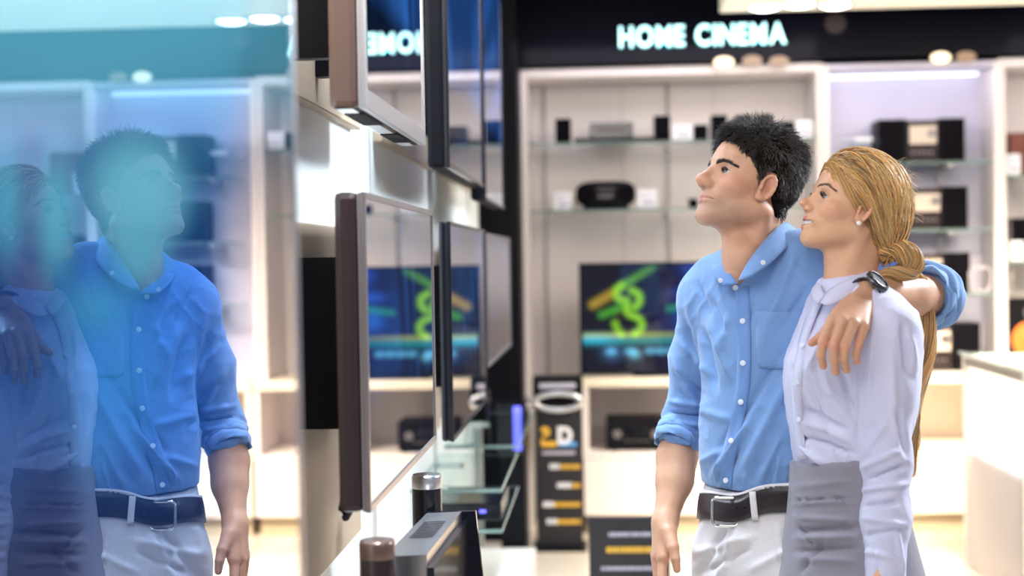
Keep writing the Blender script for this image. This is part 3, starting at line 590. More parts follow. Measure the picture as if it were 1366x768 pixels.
#PARTB
# ================================================================= people: implicit surfaces meshed by surface nets
from mathutils.bvhtree import BVHTree
A3 = lambda *a: np.array(a, float)
def ell(P, c, r):
    q = P-np.asarray(c); r = np.asarray(r, float); k0 = np.linalg.norm(q/r, axis=1); k1 = np.linalg.norm(q/(r*r), axis=1); return k0*(k0-1)/np.maximum(k1, 1e-9)
def sph(P, c, r): return np.linalg.norm(P-np.asarray(c), axis=1)-r
def cap(P, a, b, ra, rb=None):
    a = np.asarray(a, float); b = np.asarray(b, float); rb = ra if rb is None else rb; d = b-a; t = np.clip(((P-a)@d)/(d@d+1e-12), 0, 1)
    return np.linalg.norm(P-a-t[:, None]*d, axis=1)-(ra+(rb-ra)*t)
def smin(a, b, k): h = np.maximum(k-np.abs(a-b), 0)/k; return np.minimum(a, b)-h*h*k*.25
def smax(a, b, k): return -smin(-a, -b, k)
def chain(P, pts, rs, k=.02):
    d = None
    for i in range(len(pts)-1):
        e = cap(P, pts[i], pts[i+1], rs[i], rs[i+1]); d = e if d is None else smin(d, e, k)
    return d
def loft(P, rings):
    """rings (centre, rx, ry, phi) from bottom to top: elliptic sections of a trunk, phi = yaw of its width axis"""
    C = np.array([r[0] for r in rings]); z = C[:, 2]; o = np.argsort(z); z = z[o]; C = C[o]; R = np.array([r[1:] for r in rings])[o]
    zz = P[:, 2]; I = lambda v: np.interp(zz, z, v)
    # smooth interpolation
    q = P[:, :2]-np.stack([I(C[:, 0]), I(C[:, 1])], 1); ph = I(R[:, 2]); c, s = np.cos(ph), np.sin(ph)
    u = q[:, 0]*c+q[:, 1]*s; v = -q[:, 0]*s+q[:, 1]*c; rx = I(R[:, 0]); ry = I(R[:, 1])
    k0 = np.sqrt((u/rx)**2+(v/ry)**2); k1 = np.sqrt((u/rx**2)**2+(v/ry**2)**2); d = k0*(k0-1)/np.maximum(k1, 1e-9)
    d = np.where(k0 < .3, -np.minimum(rx, ry)*.7, d)
    return np.maximum(d, np.maximum(z[0]-zz, zz-z[-1]))
def surfnet(fn, lo, hi, h):
    lo = np.asarray(lo, float); n = (np.ceil((np.asarray(hi)-lo)/(4*h)).astype(int))
    g = [lo[i]+4*h*np.arange(n[i]+1) for i in range(3)]
    G = np.stack(np.meshgrid(*g, indexing='ij'), -1).reshape(-1, 3); cf = fn(G).reshape(n+1)
    mn = np.full(n, 1e9)
    for i in (0, 1):
        for j in (0, 1):
            for k in (0, 1): mn = np.minimum(mn, np.abs(cf[i:n[0]+i, j:n[1]+j, k:n[2]+k]))
    act = mn < 4*h*2.1; N = n*4+1
    F = np.empty(N, np.float32); idx = [np.minimum((np.arange(N[i])+2)//4, n[i]) for i in range(3)]
    F[:] = cf[np.ix_(*idx)]
    m = np.zeros(N, bool); up4 = np.repeat(np.repeat(np.repeat(act, 4, 0), 4, 1), 4, 2)
    for i in (0, 1):
        for j in (0, 1):
            for k in (0, 1): m[i:N[0]-1+i, j:N[1]-1+j, k:N[2]-1+k] |= up4
    ids = np.argwhere(m); F[m] = fn(lo+ids*h)
    ins = F < 0
    c = [ins[i:N[0]-1+i, j:N[1]-1+j, k:N[2]-1+k] for i in (0, 1) for j in (0, 1) for k in (0, 1)]
    s = sum(x.astype(np.int8) for x in c); cell = (s > 0) & (s < 8); ci = np.argwhere(cell)
    vid = -np.ones(N-1, np.int64); vid[cell] = np.arange(len(ci))
    cor = np.array([(i, j, k) for i in (0, 1) for j in (0, 1) for k in (0, 1)])
    val = np.stack([F[ci[:, 0]+a, ci[:, 1]+b, ci[:, 2]+c_] for a, b, c_ in cor], 1)
    acc = np.zeros((len(ci), 3)); cnt = np.zeros(len(ci))
    for p in range(8):
        for q in range(p+1, 8):
            if np.abs(cor[p]-cor[q]).sum() != 1: continue
            a, b = val[:, p], val[:, q]; w_ = (a < 0) != (b < 0); t = np.where(w_, a/np.where(w_, a-b, 1), 0)
            acc += np.where(w_[:, None], cor[p]+t[:, None]*(cor[q]-cor[p]), 0); cnt += w_
    V = lo+(ci+acc/cnt[:, None])*h
    Q = []
    for ax in range(3):
        b1, b2 = [(1, 2), (2, 0), (0, 1)][ax]; sl0 = [slice(None)]*3; sl1 = [slice(None)]*3; sl0[ax] = slice(0, -1); sl1[ax] = slice(1, None)
        x = ins[tuple(sl0)] != ins[tuple(sl1)]; E = np.argwhere(x); E = E[(E[:, b1] > 0) & (E[:, b2] > 0) & (E[:, b1] < N[b1]-1) & (E[:, b2] < N[b2]-1)]
        e1 = np.zeros(3, int); e1[b1] = 1; e2 = np.zeros(3, int); e2[b2] = 1
        q = np.stack([vid[tuple((E-e1-e2).T)], vid[tuple((E-e2).T)], vid[tuple(E.T)], vid[tuple((E-e1).T)]], 1)
        fl_ = ins[tuple(E.T)]; q[~fl_] = q[~fl_][:, ::-1]; Q.append(q)
    return V, np.concatenate(Q)
def np_mesh(name, V, F, mat_, parent=None, col=None, smooth=True, keep=None, inv=None):
    if keep is not None:
        fk = keep[F].all(1); F = F[fk]; used = np.zeros(len(V), bool); used[F.ravel()] = True; mp = np.cumsum(used)-1; V = V[used]; F = mp[F]
        if col is not None: col = col[used]
    if inv is not None: V = V-inv
    me = bpy.data.meshes.new(name); me.vertices.add(len(V)); me.vertices.foreach_set('co', V.astype(np.float32).ravel())
    k = F.shape[1]; me.loops.add(F.size); me.polygons.add(len(F)); me.loops.foreach_set('vertex_index', F.astype(np.int32).ravel())
    me.polygons.foreach_set('loop_start', np.arange(0, F.size, k, dtype=np.int32)); me.polygons.foreach_set('loop_total', np.full(len(F), k, np.int32))
    me.update(calc_edges=True); me.validate()
    if smooth: me.polygons.foreach_set('use_smooth', np.ones(len(me.polygons), bool))
    if col is not None:
        ca = me.color_attributes.new('Col', 'FLOAT_COLOR', 'POINT'); ca.data.foreach_set('color', np.concatenate([col, np.ones((len(col), 1))], 1).astype(np.float32).ravel())
    me.materials.append(mat_); o = bpy.data.objects.new(name, me); COL.objects.link(o)
    if parent: o.parent = parent
    return o
def normals(V, F):
    n = np.cross(V[F[:, 2]]-V[F[:, 0]], V[F[:, 3]]-V[F[:, 1]]); N = np.zeros_like(V)
    for i in range(4): np.add.at(N, F[:, i], n)
    return N/np.maximum(np.linalg.norm(N, axis=1, keepdims=True), 1e-12)
def nz(P, f, ph=0): return np.sin(P[:, 0]*f+1.7*np.sin(P[:, 1]*f*.7+ph))*np.sin(P[:, 1]*f*1.1+ph+1.3*np.sin(P[:, 2]*f*.8))*np.cos(P[:, 2]*f*.9+ph*2)
def relax(V, F, n):
    for _ in range(n):
        acc = np.zeros_like(V); c = np.zeros(len(V))
        for a, b in ((0, 1), (1, 2), (2, 3), (3, 0)):
            np.add.at(acc, F[:, a], V[F[:, b]]); np.add.at(acc, F[:, b], V[F[:, a]]); np.add.at(c, F[:, a], 1); np.add.at(c, F[:, b], 1)
        V = V*.5+.5*acc/np.maximum(c, 1)[:, None]
    return V
def sdist(V, a, b):
    a = np.asarray(a); b = np.asarray(b); d = b-a; t = np.clip(((V-a)@d)/(d@d+1e-12), 0, 1); return np.linalg.norm(V-a-t[:, None]*d, axis=1), t
def pix(V): d = V-CAM; z = d@fw; return np.stack([683+FPX*(d@rt)/z, 384-FPX*(d@up)/z], 1), z
def creases(V, N, L, zr=None, zlow=None):
    """cloth ridges (+) and valleys (-) along segments, on the side of the cloth that the segment is drawn on"""
    D = np.zeros(len(V)); Q, z = pix(V); Q = np.concatenate([Q, np.zeros((len(Q), 1))], 1); face = np.clip(-(N@fw)*3+.3, 0, 1)
    if zr is not None: face = face*((z > zr[0]) & (z < zr[1]))
    for a, b, w_, amp in L:
        r, t = sdist(Q, a, b); D += amp*np.exp(-(r/w_)**2)*np.clip(4*t+.25, 0, 1)*np.clip(4*(1-t)+.25, 0, 1)
    if zlow: D = D*np.clip((V[:, 2]-zlow)/.03, 0, 1)
    return V+N*(D*face)[:, None]
def rumple(V, N, amp, f=28, ax=(1, .3, -.6)):
    a = np.array(ax, float); a /= np.linalg.norm(a); s = V@a; w1 = nz(V, 17, .4)*1.6+nz(V, 9, 1.9)*1.4
    r = 1-np.abs(np.sin(s*f+w1*2.2)); r2 = 1-np.abs(np.sin(s*f*1.7-w1*2.7+nz(V, 31)*1.2+1)); m_ = np.clip(.5+.9*nz(V, 8, 2.2), 0, 1)
    return V+N*(amp*(r**2*m_+.55*r2**2*(1-m_*.6)-.4))[:, None]
def pxl(L, zf=3.02):
    """polyline creases given as (x0,y0,x1,y1,width_mm,amp_mm)"""
    out = []
    for x0, y0, x1, y1, w_, am in L: out.append((A3(x0, y0, 0), A3(x1, y1, 0), w_*.55, am*.0019))
    return out
def skin_mat(name, sub=.12, rough=.46):
    m = bpy.data.materials.new(name); m.use_nodes = True; nt = m.node_tree; b = nt.nodes['Principled BSDF']; a = nt.nodes.new('ShaderNodeVertexColor'); a.layer_name = 'Col'
    tc = nt.nodes.new('ShaderNodeTexCoord'); n = nt.nodes.new('ShaderNodeTexNoise'); n.inputs['Scale'].default_value = 70; n.inputs['Detail'].default_value = 5
    r = nt.nodes.new('ShaderNodeMapRange'); r.inputs[3].default_value = .90; r.inputs[4].default_value = 1.07; mx = nt.nodes.new('ShaderNodeVectorMath'); mx.operation = 'SCALE'
    nt.links.new(tc.outputs['Object'], n.inputs['Vector']); nt.links.new(n.outputs['Fac'], r.inputs[0]); nt.links.new(a.outputs[0], mx.inputs[0]); nt.links.new(r.outputs[0], mx.inputs['Scale'])
    nt.links.new(mx.outputs[0], b.inputs['Base Color']); b.inputs['Roughness'].default_value = rough; b.inputs['Subsurface Weight'].default_value = sub; b.inputs['Subsurface Radius'].default_value = (.9, .35, .2); b.inputs['Subsurface Scale'].default_value = .012
    b.inputs['Specular IOR Level'].default_value = .4
    bp = nt.nodes.new('ShaderNodeBump'); bp.inputs['Strength'].default_value = .12; bp.inputs['Distance'].default_value = .001; n2 = nt.nodes.new('ShaderNodeTexNoise'); n2.inputs['Scale'].default_value = 400
    nt.links.new(tc.outputs['Object'], n2.inputs['Vector']); nt.links.new(n2.outputs['Fac'], bp.inputs['Height']); nt.links.new(bp.outputs[0], b.inputs['Normal']); M[name] = m; return m
skin_mat('skin')
def hair_mat(name, rough=.38, spec=.5, trans=0):
    m = bpy.data.materials.new(name); m.use_nodes = True; nt = m.node_tree; b = nt.nodes['Principled BSDF']; a = nt.nodes.new('ShaderNodeVertexColor'); a.layer_name = 'Col'
    nt.links.new(a.outputs[0], b.inputs['Base Color']); b.inputs['Roughness'].default_value = rough; b.inputs['Specular IOR Level'].default_value = spec; b.inputs['Sheen Weight'].default_value = .2; M[name] = m
hair_mat('hair_dark', .45, .4); hair_mat('hair_blond', .42, .6)
nt = M['hair_blond'].node_tree; tr_ = nt.nodes.new('ShaderNodeBsdfTranslucent'); mx_ = nt.nodes.new('ShaderNodeMixShader'); mx_.inputs[0].default_value = .08; pb_ = nt.nodes['Principled BSDF']; vc_ = [n for n in nt.nodes if n.type == 'VERTEX_COLOR'][0]
nt.links.new(vc_.outputs[0], tr_.inputs[0]); nt.links.new(pb_.outputs[0], mx_.inputs[1]); nt.links.new(tr_.outputs[0], mx_.inputs[2]); nt.links.new(mx_.outputs[0], nt.nodes['Material Output'].inputs[0])
def cloth(name, col, weave=900, rough=.8, sheen=.3, col2=None):
    m = bpy.data.materials.new(name); m.use_nodes = True; nt = m.node_tree; b = nt.nodes['Principled BSDF']; tc = nt.nodes.new('ShaderNodeTexCoord')
    n = nt.nodes.new('ShaderNodeTexNoise'); n.inputs['Scale'].default_value = weave; n.inputs['Detail'].default_value = 2
    r = nt.nodes.new('ShaderNodeMixRGB'); r.inputs[1].default_value = (*col, 1); r.inputs[2].default_value = (*(col2 or tuple(min(1, c*1.25) for c in col)), 1)
    nt.links.new(tc.outputs['Object'], n.inputs['Vector']); nt.links.new(n.outputs['Fac'], r.inputs[0]); nt.links.new(r.outputs[0], b.inputs['Base Color'])
    n2 = nt.nodes.new('ShaderNodeTexNoise'); n2.inputs['Scale'].default_value = 26; n2.inputs['Detail'].default_value = 4; n2.inputs['Distortion'].default_value = .8; nt.links.new(tc.outputs['Object'], n2.inputs['Vector'])
    bp = nt.nodes.new('ShaderNodeBump'); bp.inputs['Strength'].default_value = .35; bp.inputs['Distance'].default_value = .006; nt.links.new(n2.outputs['Fac'], bp.inputs['Height']); nt.links.new(bp.outputs[0], b.inputs['Normal'])
    b.inputs['Roughness'].default_value = rough; b.inputs['Sheen Weight'].default_value = sheen; b.inputs['Specular IOR Level'].default_value = .25; M[name] = m
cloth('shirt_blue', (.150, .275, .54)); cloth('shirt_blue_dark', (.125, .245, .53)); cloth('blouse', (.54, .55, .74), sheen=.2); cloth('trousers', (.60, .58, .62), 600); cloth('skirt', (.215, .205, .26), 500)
mat('belt_leather', (.022, .014, .020), .42, noise=(60, .4, .3)); mat('button', (.72, .78, .88), .3); mat('thread', (.3, .4, .6), .7); mat('eye_white', (.50, .47, .47), .15); mat('tooth', (.80, .78, .76), .2)
mat('iris_brown', (.05, .025, .015), .12, coat=1); mat('iris_blue', (.06, .09, .14), .12, coat=1); mat('lash', (.01, .008, .008), .5); mat('watch_steel', (.10, .10, .115), .25, .9); mat('watch_bezel', (.42, .42, .46), .2, 1); mat('watch_dial', (.012, .012, .018), .3); mat('pearl', (.85, .80, .78), .2, coat=1); mat('sole', (.03, .03, .03), .6); mat('shoe', (.06, .035, .02), .35); mat('nail', (.70, .42, .36), .3)

def frame(f, u):
    f = f/np.linalg.norm(f); l = np.cross(u, f); l /= np.linalg.norm(l); return np.stack([l, f, np.cross(l*-1, f)*-1]) if False else np.stack([l, f, np.cross(l, f)])
def head_frame(alpha, pitch, roll=0):
    a, p = math.radians(alpha), math.radians(pitch)
    fh = -rt*math.cos(a)-fw*math.sin(a); f = fh*math.cos(p)+up*math.sin(p); u = up*math.cos(p)-fh*math.sin(p); l = np.cross(u, f)
    r_ = math.radians(roll); l2 = l*math.cos(r_)+u*math.sin(r_); u2 = u*math.cos(r_)-l*math.sin(r_)
    return np.stack([l2, f, u2])             # rows: left, forward, up
def mir(P): Q = P.copy(); Q[:, 0] = np.abs(Q[:, 0]); return Q
def head_sdf(L, fem):
    P = mir(L); j = .88 if fem else 1.0
    d = ell(P, (0, -.004, .044), (.0765, .0965, .083))
    d = smin(d, ell(P, (0, .040, -.006), (.060*(.97 if fem else 1), .055, .076)), .03)
    d = smin(d, cap(P, (.051*j, .002, -.048), (.013*j, .076, -.087 if not fem else -.084), .020*j, .0165*j), .028)
    d = smin(d, cap(P, (.0, .02, -.045), (0, .066, -.080), .030, .022), .02)
    d = smin(d, ell(P, (0, .0835, -.088 if not fem else -.086), (.021*j, .0165*j, .0165*j)), .014)
    d = smin(d, ell(P, (0, .079, -.050), (.030*j, .0225, .026)), .018)
    d = smin(d, ell(P, (.042, .061, -.018 if not fem else -.016), (.021, .0245, .018)), .016)
    if not fem: d = smin(d, cap(P, (.009, .0885, .0265), (.041, .0765, .029), .0085, .0068), .012)
    else: d = smin(d, cap(P, (.009, .0870, .0275), (.041, .0745, .031), .0062, .0055), .014)
    d = smax(d, -sph(P, (.0315, .0985, .006), .0168), .010)
    e = sph(P, EYE, .0132); d = smin(d, e, .005)
    # lid opening
    u = (P[:, 0]-EYE[0]-.0005)/.0128; op = np.abs(P[:, 2]-EYE[2]-.0012*u+.0004)-(.0042 if not fem else .0041)*(1-u*u)
    lens = np.maximum(op, np.maximum(sph(P, EYE, .0175), EYE[1]+.001-P[:, 1])); d = smax(d, -lens, .0016)
    # nose
    d = smin(d, cap(P, (0, .086, .004), (0, .1000, -.0240), .0080 if not fem else .0068, .0115 if not fem else .0100), .008)
    if not fem:
        d = smin(d, chain(P, [(0, .0885, .022), (0, .1010, .004), (0, .1160, -.019)], [.0062, .0066, .0078], .006), .009); d = smin(d, sph(P, (0, .1165, -.0225), .0108), .008)
        d = smin(d, ell(P, (.0115, .1035, -.0275), (.0066, .0110, .0070)), .010); d = smin(d, cap(P, (0, .114, -.030), (0, .098, -.037), .0046), .005)
    else:
        d = smin(d, chain(P, [(0, .0865, .018), (0, .0965, .003), (0, .1130, -.015)], [.0050, .0050, .0062], .006), .010); d = smin(d, sph(P, (0, .1160, -.0165), .0078), .006)
        d = smin(d, ell(P, (.0105, .1010, -.0255), (.0060, .0085, .0062)), .006); d = smin(d, cap(P, (0, .108, -.027), (0, .097, -.034), .0042), .005)
    # lips
    if not fem:
        d = smin(d, chain(P, [(0, .0995, -.0520), (.010, .0975, -.0518), (.0235, .0855, -.0560)], [.0052, .0048, .0022], .003), .004)
        d = smin(d, chain(P, [(0, .0985, -.0620), (.010, .0960, -.0618), (.0215, .0855, -.0575)], [.0058, .0052, .0022], .003), .004)
        d = smax(d, -chain(P, [(0, .1065, -.0570), (.012, .1020, -.0568), (.0255, .0895, -.0565)], [.0016, .0016, .0012], .002), .0015)
        d = smin(d, cap(P, (0, .083, -.074), (0, .08, -.074), .010), .01)
    else:
        d = smin(d, chain(P, [(0, .1010, -.0470), (.012, .0965, -.0468), (.0295, .0775, -.0455)], [.0052, .0048, .0024], .003), .004)
        d = smin(d, chain(P, [(0, .0995, -.0665), (.012, .0945, -.0645), (.0295, .0770, -.0490)], [.0062, .0056, .0024], .003), .004)
        mo = np.maximum(chain(P, [(0, .099, -.0565), (.015, .0925, -.0545), (.0300, .0770, -.0465)], [.0066, .0058, .0016], .002), .0865-P[:, 1]); d = smax(d, -mo, .0015)
    # ear
    E = np.array([.0755, .008, -.006]) if not fem else np.array([.0715, .005, -.006]); s = 1.0 if not fem else .86
    a = math.radians(24); t = math.radians(-14); q = (P-E)/s
    x1 = q[:, 0]*math.cos(a)+q[:, 1]*math.sin(a); y1 = -q[:, 0]*math.sin(a)+q[:, 1]*math.cos(a); y2 = y1*math.cos(t)-q[:, 2]*math.sin(t); z2 = y1*math.sin(t)+q[:, 2]*math.cos(t)
    Q = np.stack([x1, y2, z2], 1); ear = ell(Q, (.002, -.001, 0), (.0052, .0165, .0300)); ear = smax(ear, -ell(Q, (.0080, .002, .001), (.0068, .0100, .0175)), .002)
    pts = [(.006, .0135*math.cos(w_)-.001, .0275*math.sin(w_)) for w_ in np.linspace(-.9, math.pi+.2, 9)] if False else [(.0072, -.001+.0142*math.cos(w_), .0270*math.sin(w_)) for w_ in np.linspace(.1, math.pi+.75, 10)]
    ear = smin(ear, chain(Q, pts, [.0032]*10, .002), .003); ear = smin(ear, ell(Q, (.004, .004, -.024), (.0042, .0080, .0080)), .004)
    ear = smin(ear, cap(Q, (.006, .010, .004), (.006, .009, -.008), .0035), .003)
    d = smin(d, ear*s, .004)
    return d
EYE = np.array([.0305, .0732, .005])
def head_color(L, fem):
    P = mir(L); n = len(P); base = A3(.60, .335, .225) if not fem else A3(.68, .385, .245); c = np.tile(base, (n, 1))
    def mixc(k, col): c[:] = c*(1-k[:, None])+np.array(col)*k[:, None]
    g = lambda ctr, r: np.exp(-(((P-np.array(ctr))/np.array(r))**2).sum(1))
    mixc(.35*g((.046, .07, -.02), (.022, .03, .018)), (.70, .26, .18)); mixc(.35*g((0, .118, -.022), (.013, .012, .012)), (.68, .26, .18)); mixc(.45*g((.078, -.006, 0), (.012, .02, .032)), (.70, .24, .17))
    if not fem:
        st = np.clip(1.5*g((.03, .075, -.078), (.05, .05, .030)), 0, 1); st = np.maximum(st, .9*g((0, .10, -.045), (.026, .02, .0085))); mixc(.40*st, (.22, .16, .14))
    r, _ = sdist(P, A3(0, .100, -.0515) if not fem else A3(0, .1015, -.0470), A3(.021, .0865, -.0555) if not fem else A3(.0285, .0785, -.0460)); r2, _ = sdist(P, A3(0, .100, -.0625) if not fem else A3(0, .0995, -.0668), A3(.020, .0865, -.0580) if not fem else A3(.0285, .0775, -.0500))
    lip = 1/(1+np.exp((np.minimum(r-.0066, r2-.0072))/.0006))*np.clip((.0265-P[:, 0])/.004, 0, 1); mixc((.75 if not fem else .92)*lip, (.46, .18, .15) if not fem else (.58, .15, .15))
    mixc(.8*np.exp(-(sdist(P, A3(0, .103, -.0570), A3(.024, .088, -.0565))[0]/.0022)**2), (.22, .06, .05)) if not fem else mixc(np.clip(g((0, .088, -.056), (.022, .008, .007)), 0, 1)*(P[:, 1] < .0925), (.18, .04, .04))
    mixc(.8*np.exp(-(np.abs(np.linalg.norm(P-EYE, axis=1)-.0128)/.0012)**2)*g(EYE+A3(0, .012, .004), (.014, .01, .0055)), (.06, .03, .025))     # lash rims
    mixc(.85*g((.0065, .109, -.0345 if not fem else -.0320), (.0032, .005, .0028)), (.10, .03, .025)); mixc(.30*g((.017, .098, -.030), (.004, .006, .008)), (.36, .15, .11))  # shade of nostrils and nose wing painted into the skin
    mixc(.30*g(EYE+A3(0, .010, -.012), (.014, .010, .005)), (.36, .18, .16)); mixc(.5*np.exp(-(np.abs(P[:, 2]-EYE[2]-.0075)/.0011)**2)*g(EYE+A3(.001, .010, .0075), (.014, .012, .003)), (.22, .10, .08)); mixc(.75*g((.0795, .011, -.005) if not fem else (.0750, .008, -.005), (.0045, .008, .013)), (.30, .09, .06))  # painted shade under the eye, in the lid crease and ear hollow
    mixc(.25*g(EYE+A3(0, .012, .012), (.018, .012, .008)), (.34, .17, .14))  # brow shadow above the eye painted into the skin colour
    return c
def strands(name, roots, dirs, fn_flow, steps, step_len, mat_, cols, parent, inv, r0_=.0006, r1_=.00025, push=None, lens=None):
    n = len(roots); P = [roots.copy()]; d = dirs.copy(); sl = (step_len*np.ones(n) if lens is None else lens/steps)
    for i in range(steps):
        p = P[-1]+d*sl[:, None]
        if push is not None: p = push(p, i)
        d = fn_flow(p, (p-P[-1])/np.maximum(np.linalg.norm(p-P[-1], axis=1, keepdims=True), 1e-9), i); P.append(p)
    C = np.stack(P, 1); m = steps+1                                    # n,m,3
    T = np.gradient(C, axis=1); T /= np.maximum(np.linalg.norm(T, axis=2, keepdims=True), 1e-9)
    ref = np.tile(rng.normal(size=(n, 1, 3)), (1, m, 1)); s = np.cross(T, ref); s /= np.maximum(np.linalg.norm(s, axis=2, keepdims=True), 1e-9); q = np.cross(T, s)
    rr = (r0_+(r1_-r0_)*np.linspace(0, 1, m)**2)[None, :, None]
    V = np.stack([C+rr*(s*math.cos(a)+q*math.sin(a)) for a in (0, 2*math.pi/3, 4*math.pi/3)], 2)      # n,m,3,3
    V = V.reshape(-1, 3); b = (np.arange(n)[:, None]*m+np.arange(m-1)[None])[..., None]*3
    F = np.concatenate([np.stack([b[..., 0]+k, b[..., 0]+(k+1) % 3, b[..., 0]+3+(k+1) % 3, b[..., 0]+3+k], -1).reshape(-1, 4) for k in range(3)])
    return np_mesh(name, V, F, mat_, parent, col=np.repeat(cols, m*3, 0), inv=inv)
class Caster:
    def __init__(s, objs):
        V = []; F = []; n = 0
        for o in objs:
            me = o.data; co = np.empty(len(me.vertices)*3, np.float32); me.vertices.foreach_get('co', co); co = co.reshape(-1, 3)
            off = np.array(o.matrix_basis.translation)
            p = o.parent
            while p: off = off+np.array(p.location); p = p.parent
            V.append(co+off); F += [[i+n for i in p_.vertices] for p_ in me.polygons]; n += len(co)
        s.t = BVHTree.FromPolygons(np.concatenate(V).tolist(), F)
    def px(s, x, y):
        d = ray(x, y); h, nn, _, _ = s.t.ray_cast(Vector(CAM), Vector(d).normalized())
        return (None, None) if h is None else (np.array(h), np.array(nn))
    def near(s, p): h, nn, _, _ = s.t.find_nearest(Vector(p)); return np.array(h), np.array(nn)
def sheet(name, G, thick, mat_, parent, inv, smooth=True, sub=0):
    """grid of points (rows, cols, 3) turned into a solid sheet"""
    G = np.array(G); a, b = G.shape[:2]; V = G.reshape(-1, 3)-inv; idx = np.arange(a*b).reshape(a, b)
    F = np.stack([idx[:-1, :-1].ravel(), idx[:-1, 1:].ravel(), idx[1:, 1:].ravel(), idx[1:, :-1].ravel()], 1)
    o = np_mesh(name, V, F, mat_, parent, smooth=smooth); md = o.modifiers.new('solid', 'SOLIDIFY'); md.thickness = thick; md.offset = 0
    if sub: s_ = o.modifiers.new('sub', 'SUBSURF'); s_.levels = sub; s_.render_levels = sub
    return o
def decal(ct, pts, wid, n=24, off=.003, m=3):
    """strip along a polyline in the picture plane, cast onto cloth"""
    pts = np.array(pts, float); sl = np.r_[0, np.cumsum(np.linalg.norm(np.diff(pts, axis=0), axis=1))]; G = []
    for t in np.linspace(0, sl[-1], n):
        c = np.array([np.interp(t, sl, pts[:, k]) for k in (0, 1)]); e = np.array([np.interp(min(t+2, sl[-1]), sl, pts[:, k])-np.interp(max(t-2, 0), sl, pts[:, k]) for k in (0, 1)]); e /= np.linalg.norm(e); nrm = np.array([-e[1], e[0]])
        w_ = np.interp(t, sl, wid) if hasattr(wid, '__len__') else wid
        row = []
        for k in np.linspace(-1, 1, m):
            h, nn = ct.px(*(c+nrm*w_*k/2))
            if h is None: row = None; break
            row.append(h+nn*off*(1 if nn@ray(*c) < 0 else -1))
        if row: G.append(row)
    G = np.array(G)
    # smooth along to avoid jitter
    for _ in range(7): G[1:-1] = .25*G[:-2]+.5*G[1:-1]+.25*G[2:]
    return G
def disc(name, p, nn, rad, th, mat_, parent, inv, n=20, dome=.3, upv=None, sy=1.0):
    nn = nn/np.linalg.norm(nn); a = np.cross(nn, up if upv is None else upv); a /= np.linalg.norm(a); b = np.cross(nn, a); V = []; F = []
    prof = [(0, th*(1+dome)), (rad*.55, th*(1+dome*.8)), (rad*.9, th), (rad, th*.6), (rad, -th*.5)]; m = len(prof)
    for i in range(n):
        t = 2*math.pi*i/n
        for r, z in prof: V.append(p-inv+(a*math.cos(t)+b*math.sin(t)*sy)*r+nn*z)
    for i in range(n):
        j_ = (i+1) % n
        for k in range(m-1): F.append((i*m+k, j_*m+k, j_*m+k+1, i*m+k+1)[::-1])
    return mk(name, V, F, mat_, parent, smooth=True)
def joinmesh(parts):
    V = []; F = []; C = []; n = 0
    for v, f, c in parts: V.append(v); F.append(f+n); C.append(c); n += len(v)
    return np.concatenate(V), np.concatenate(F), np.concatenate(C)
def bbox(pts, m): p = np.array(pts); return p.min(0)-m, p.max(0)+m
def fingers(Pw, F, ks=.004):
    d = None
    for pts, rs in F:
        e = chain(Pw, pts, rs, .003); d = e if d is None else smin(d, e, ks)
    return d
def skin_limb(P, fem): return np.tile(A3(.56, .315, .215) if not fem else A3(.62, .37, .27), (len(P), 1))
def flatten(pt, z): return np.array([pt[0], pt[1], z])
def legs_and_shoes(hipL, hipR, footL, footR, fdir, z_k, z_a, scale=1.0): pass

# ================================================================= THE MAN
MZ = 3.15
def rg(L, zf, dphi=0): return [(at(x, y, zf), rx, ry, -math.radians(ph)+YAW) for x, y, rx, ry, ph in L]
# phi: how far the chest turns from the camera to the picture's left; width axis yaw = -phi
m_rings = rg([(1030, 700, .150, .106, 52), (1029, 668, .157, .113, 51), (1028, 640, .164, .122, 50), (1027, 600, .164, .128, 48), (1029, 560, .163, .130, 46), (1031, 510, .160, .126, 44), (1031, 460, .168, .128, 42), (1030, 420, .172, .124, 40), (1028, 390, .165, .112, 38), (1024, 362, .120, .090, 38), (1016, 340, .078, .070, 38), (1014, 326, .066, .064, 38)], MZ)
shR, elR, wrR = at(944, 396, 3.25), at(917, 560, 3.33), at(887, 697, 3.22)
shL, elL, wrL = at(1104, 352, 3.07), at(1243, 396, 3.14), at(1160, 391, 2.905)
nkM = at(1010, 346, 3.15)
HM = head_frame(24, 19, 0); oM = at(1000, 252, 3.12)
toL = lambda P, o, H, s: ((P-o)@H.T)/s
def man_shirt(P):
    d = loft(P, m_rings)
    d = smin(d, chain(P, [nkM+A3(0, 0, -.035), at(960, 378, 3.22), shR], [.060, .060, .062], .03), .05)
    d = smin(d, chain(P, [nkM+A3(0, 0, -.035), at(1065, 350, 3.10), shL], [.060, .062, .062], .03), .05)
    a = chain(P, [shR, at(928, 480, 3.30), elR, at(905, 590, 3.30)], [.060, .054, .050, .044], .03)
    cut = ((P-at(902, 594, 3.295))@((at(905, 590, 3.30)-elR)/np.linalg.norm(at(905, 590, 3.30)-elR))); a = np.maximum(a, cut)
    d = smin(d, a, .025)
    b = chain(P, [shL, at(1170, 372, 3.14), elL, elL+(wrL-elL)*.12], [.062, .060, .060, .061], .03); dd = (wrL-elL)/np.linalg.norm(wrL-elL)
    b = np.maximum(b, (P-(elL+dd*.035))@dd); d = smin(d, b, .02)
    d = np.maximum(d, at(1000, 659, 3.03)[2]-P[:, 2])
    # hollow neck opening
    d = smax(d, -cap(P, nkM+A3(0, 0, .10), nkM+A3(0, 0, -.02), .055, .050), .004); d = smax(d, -cap(P, at(985, 320, 3.05), at(980, 369, 3.02), .043, .009), .004)
    return d
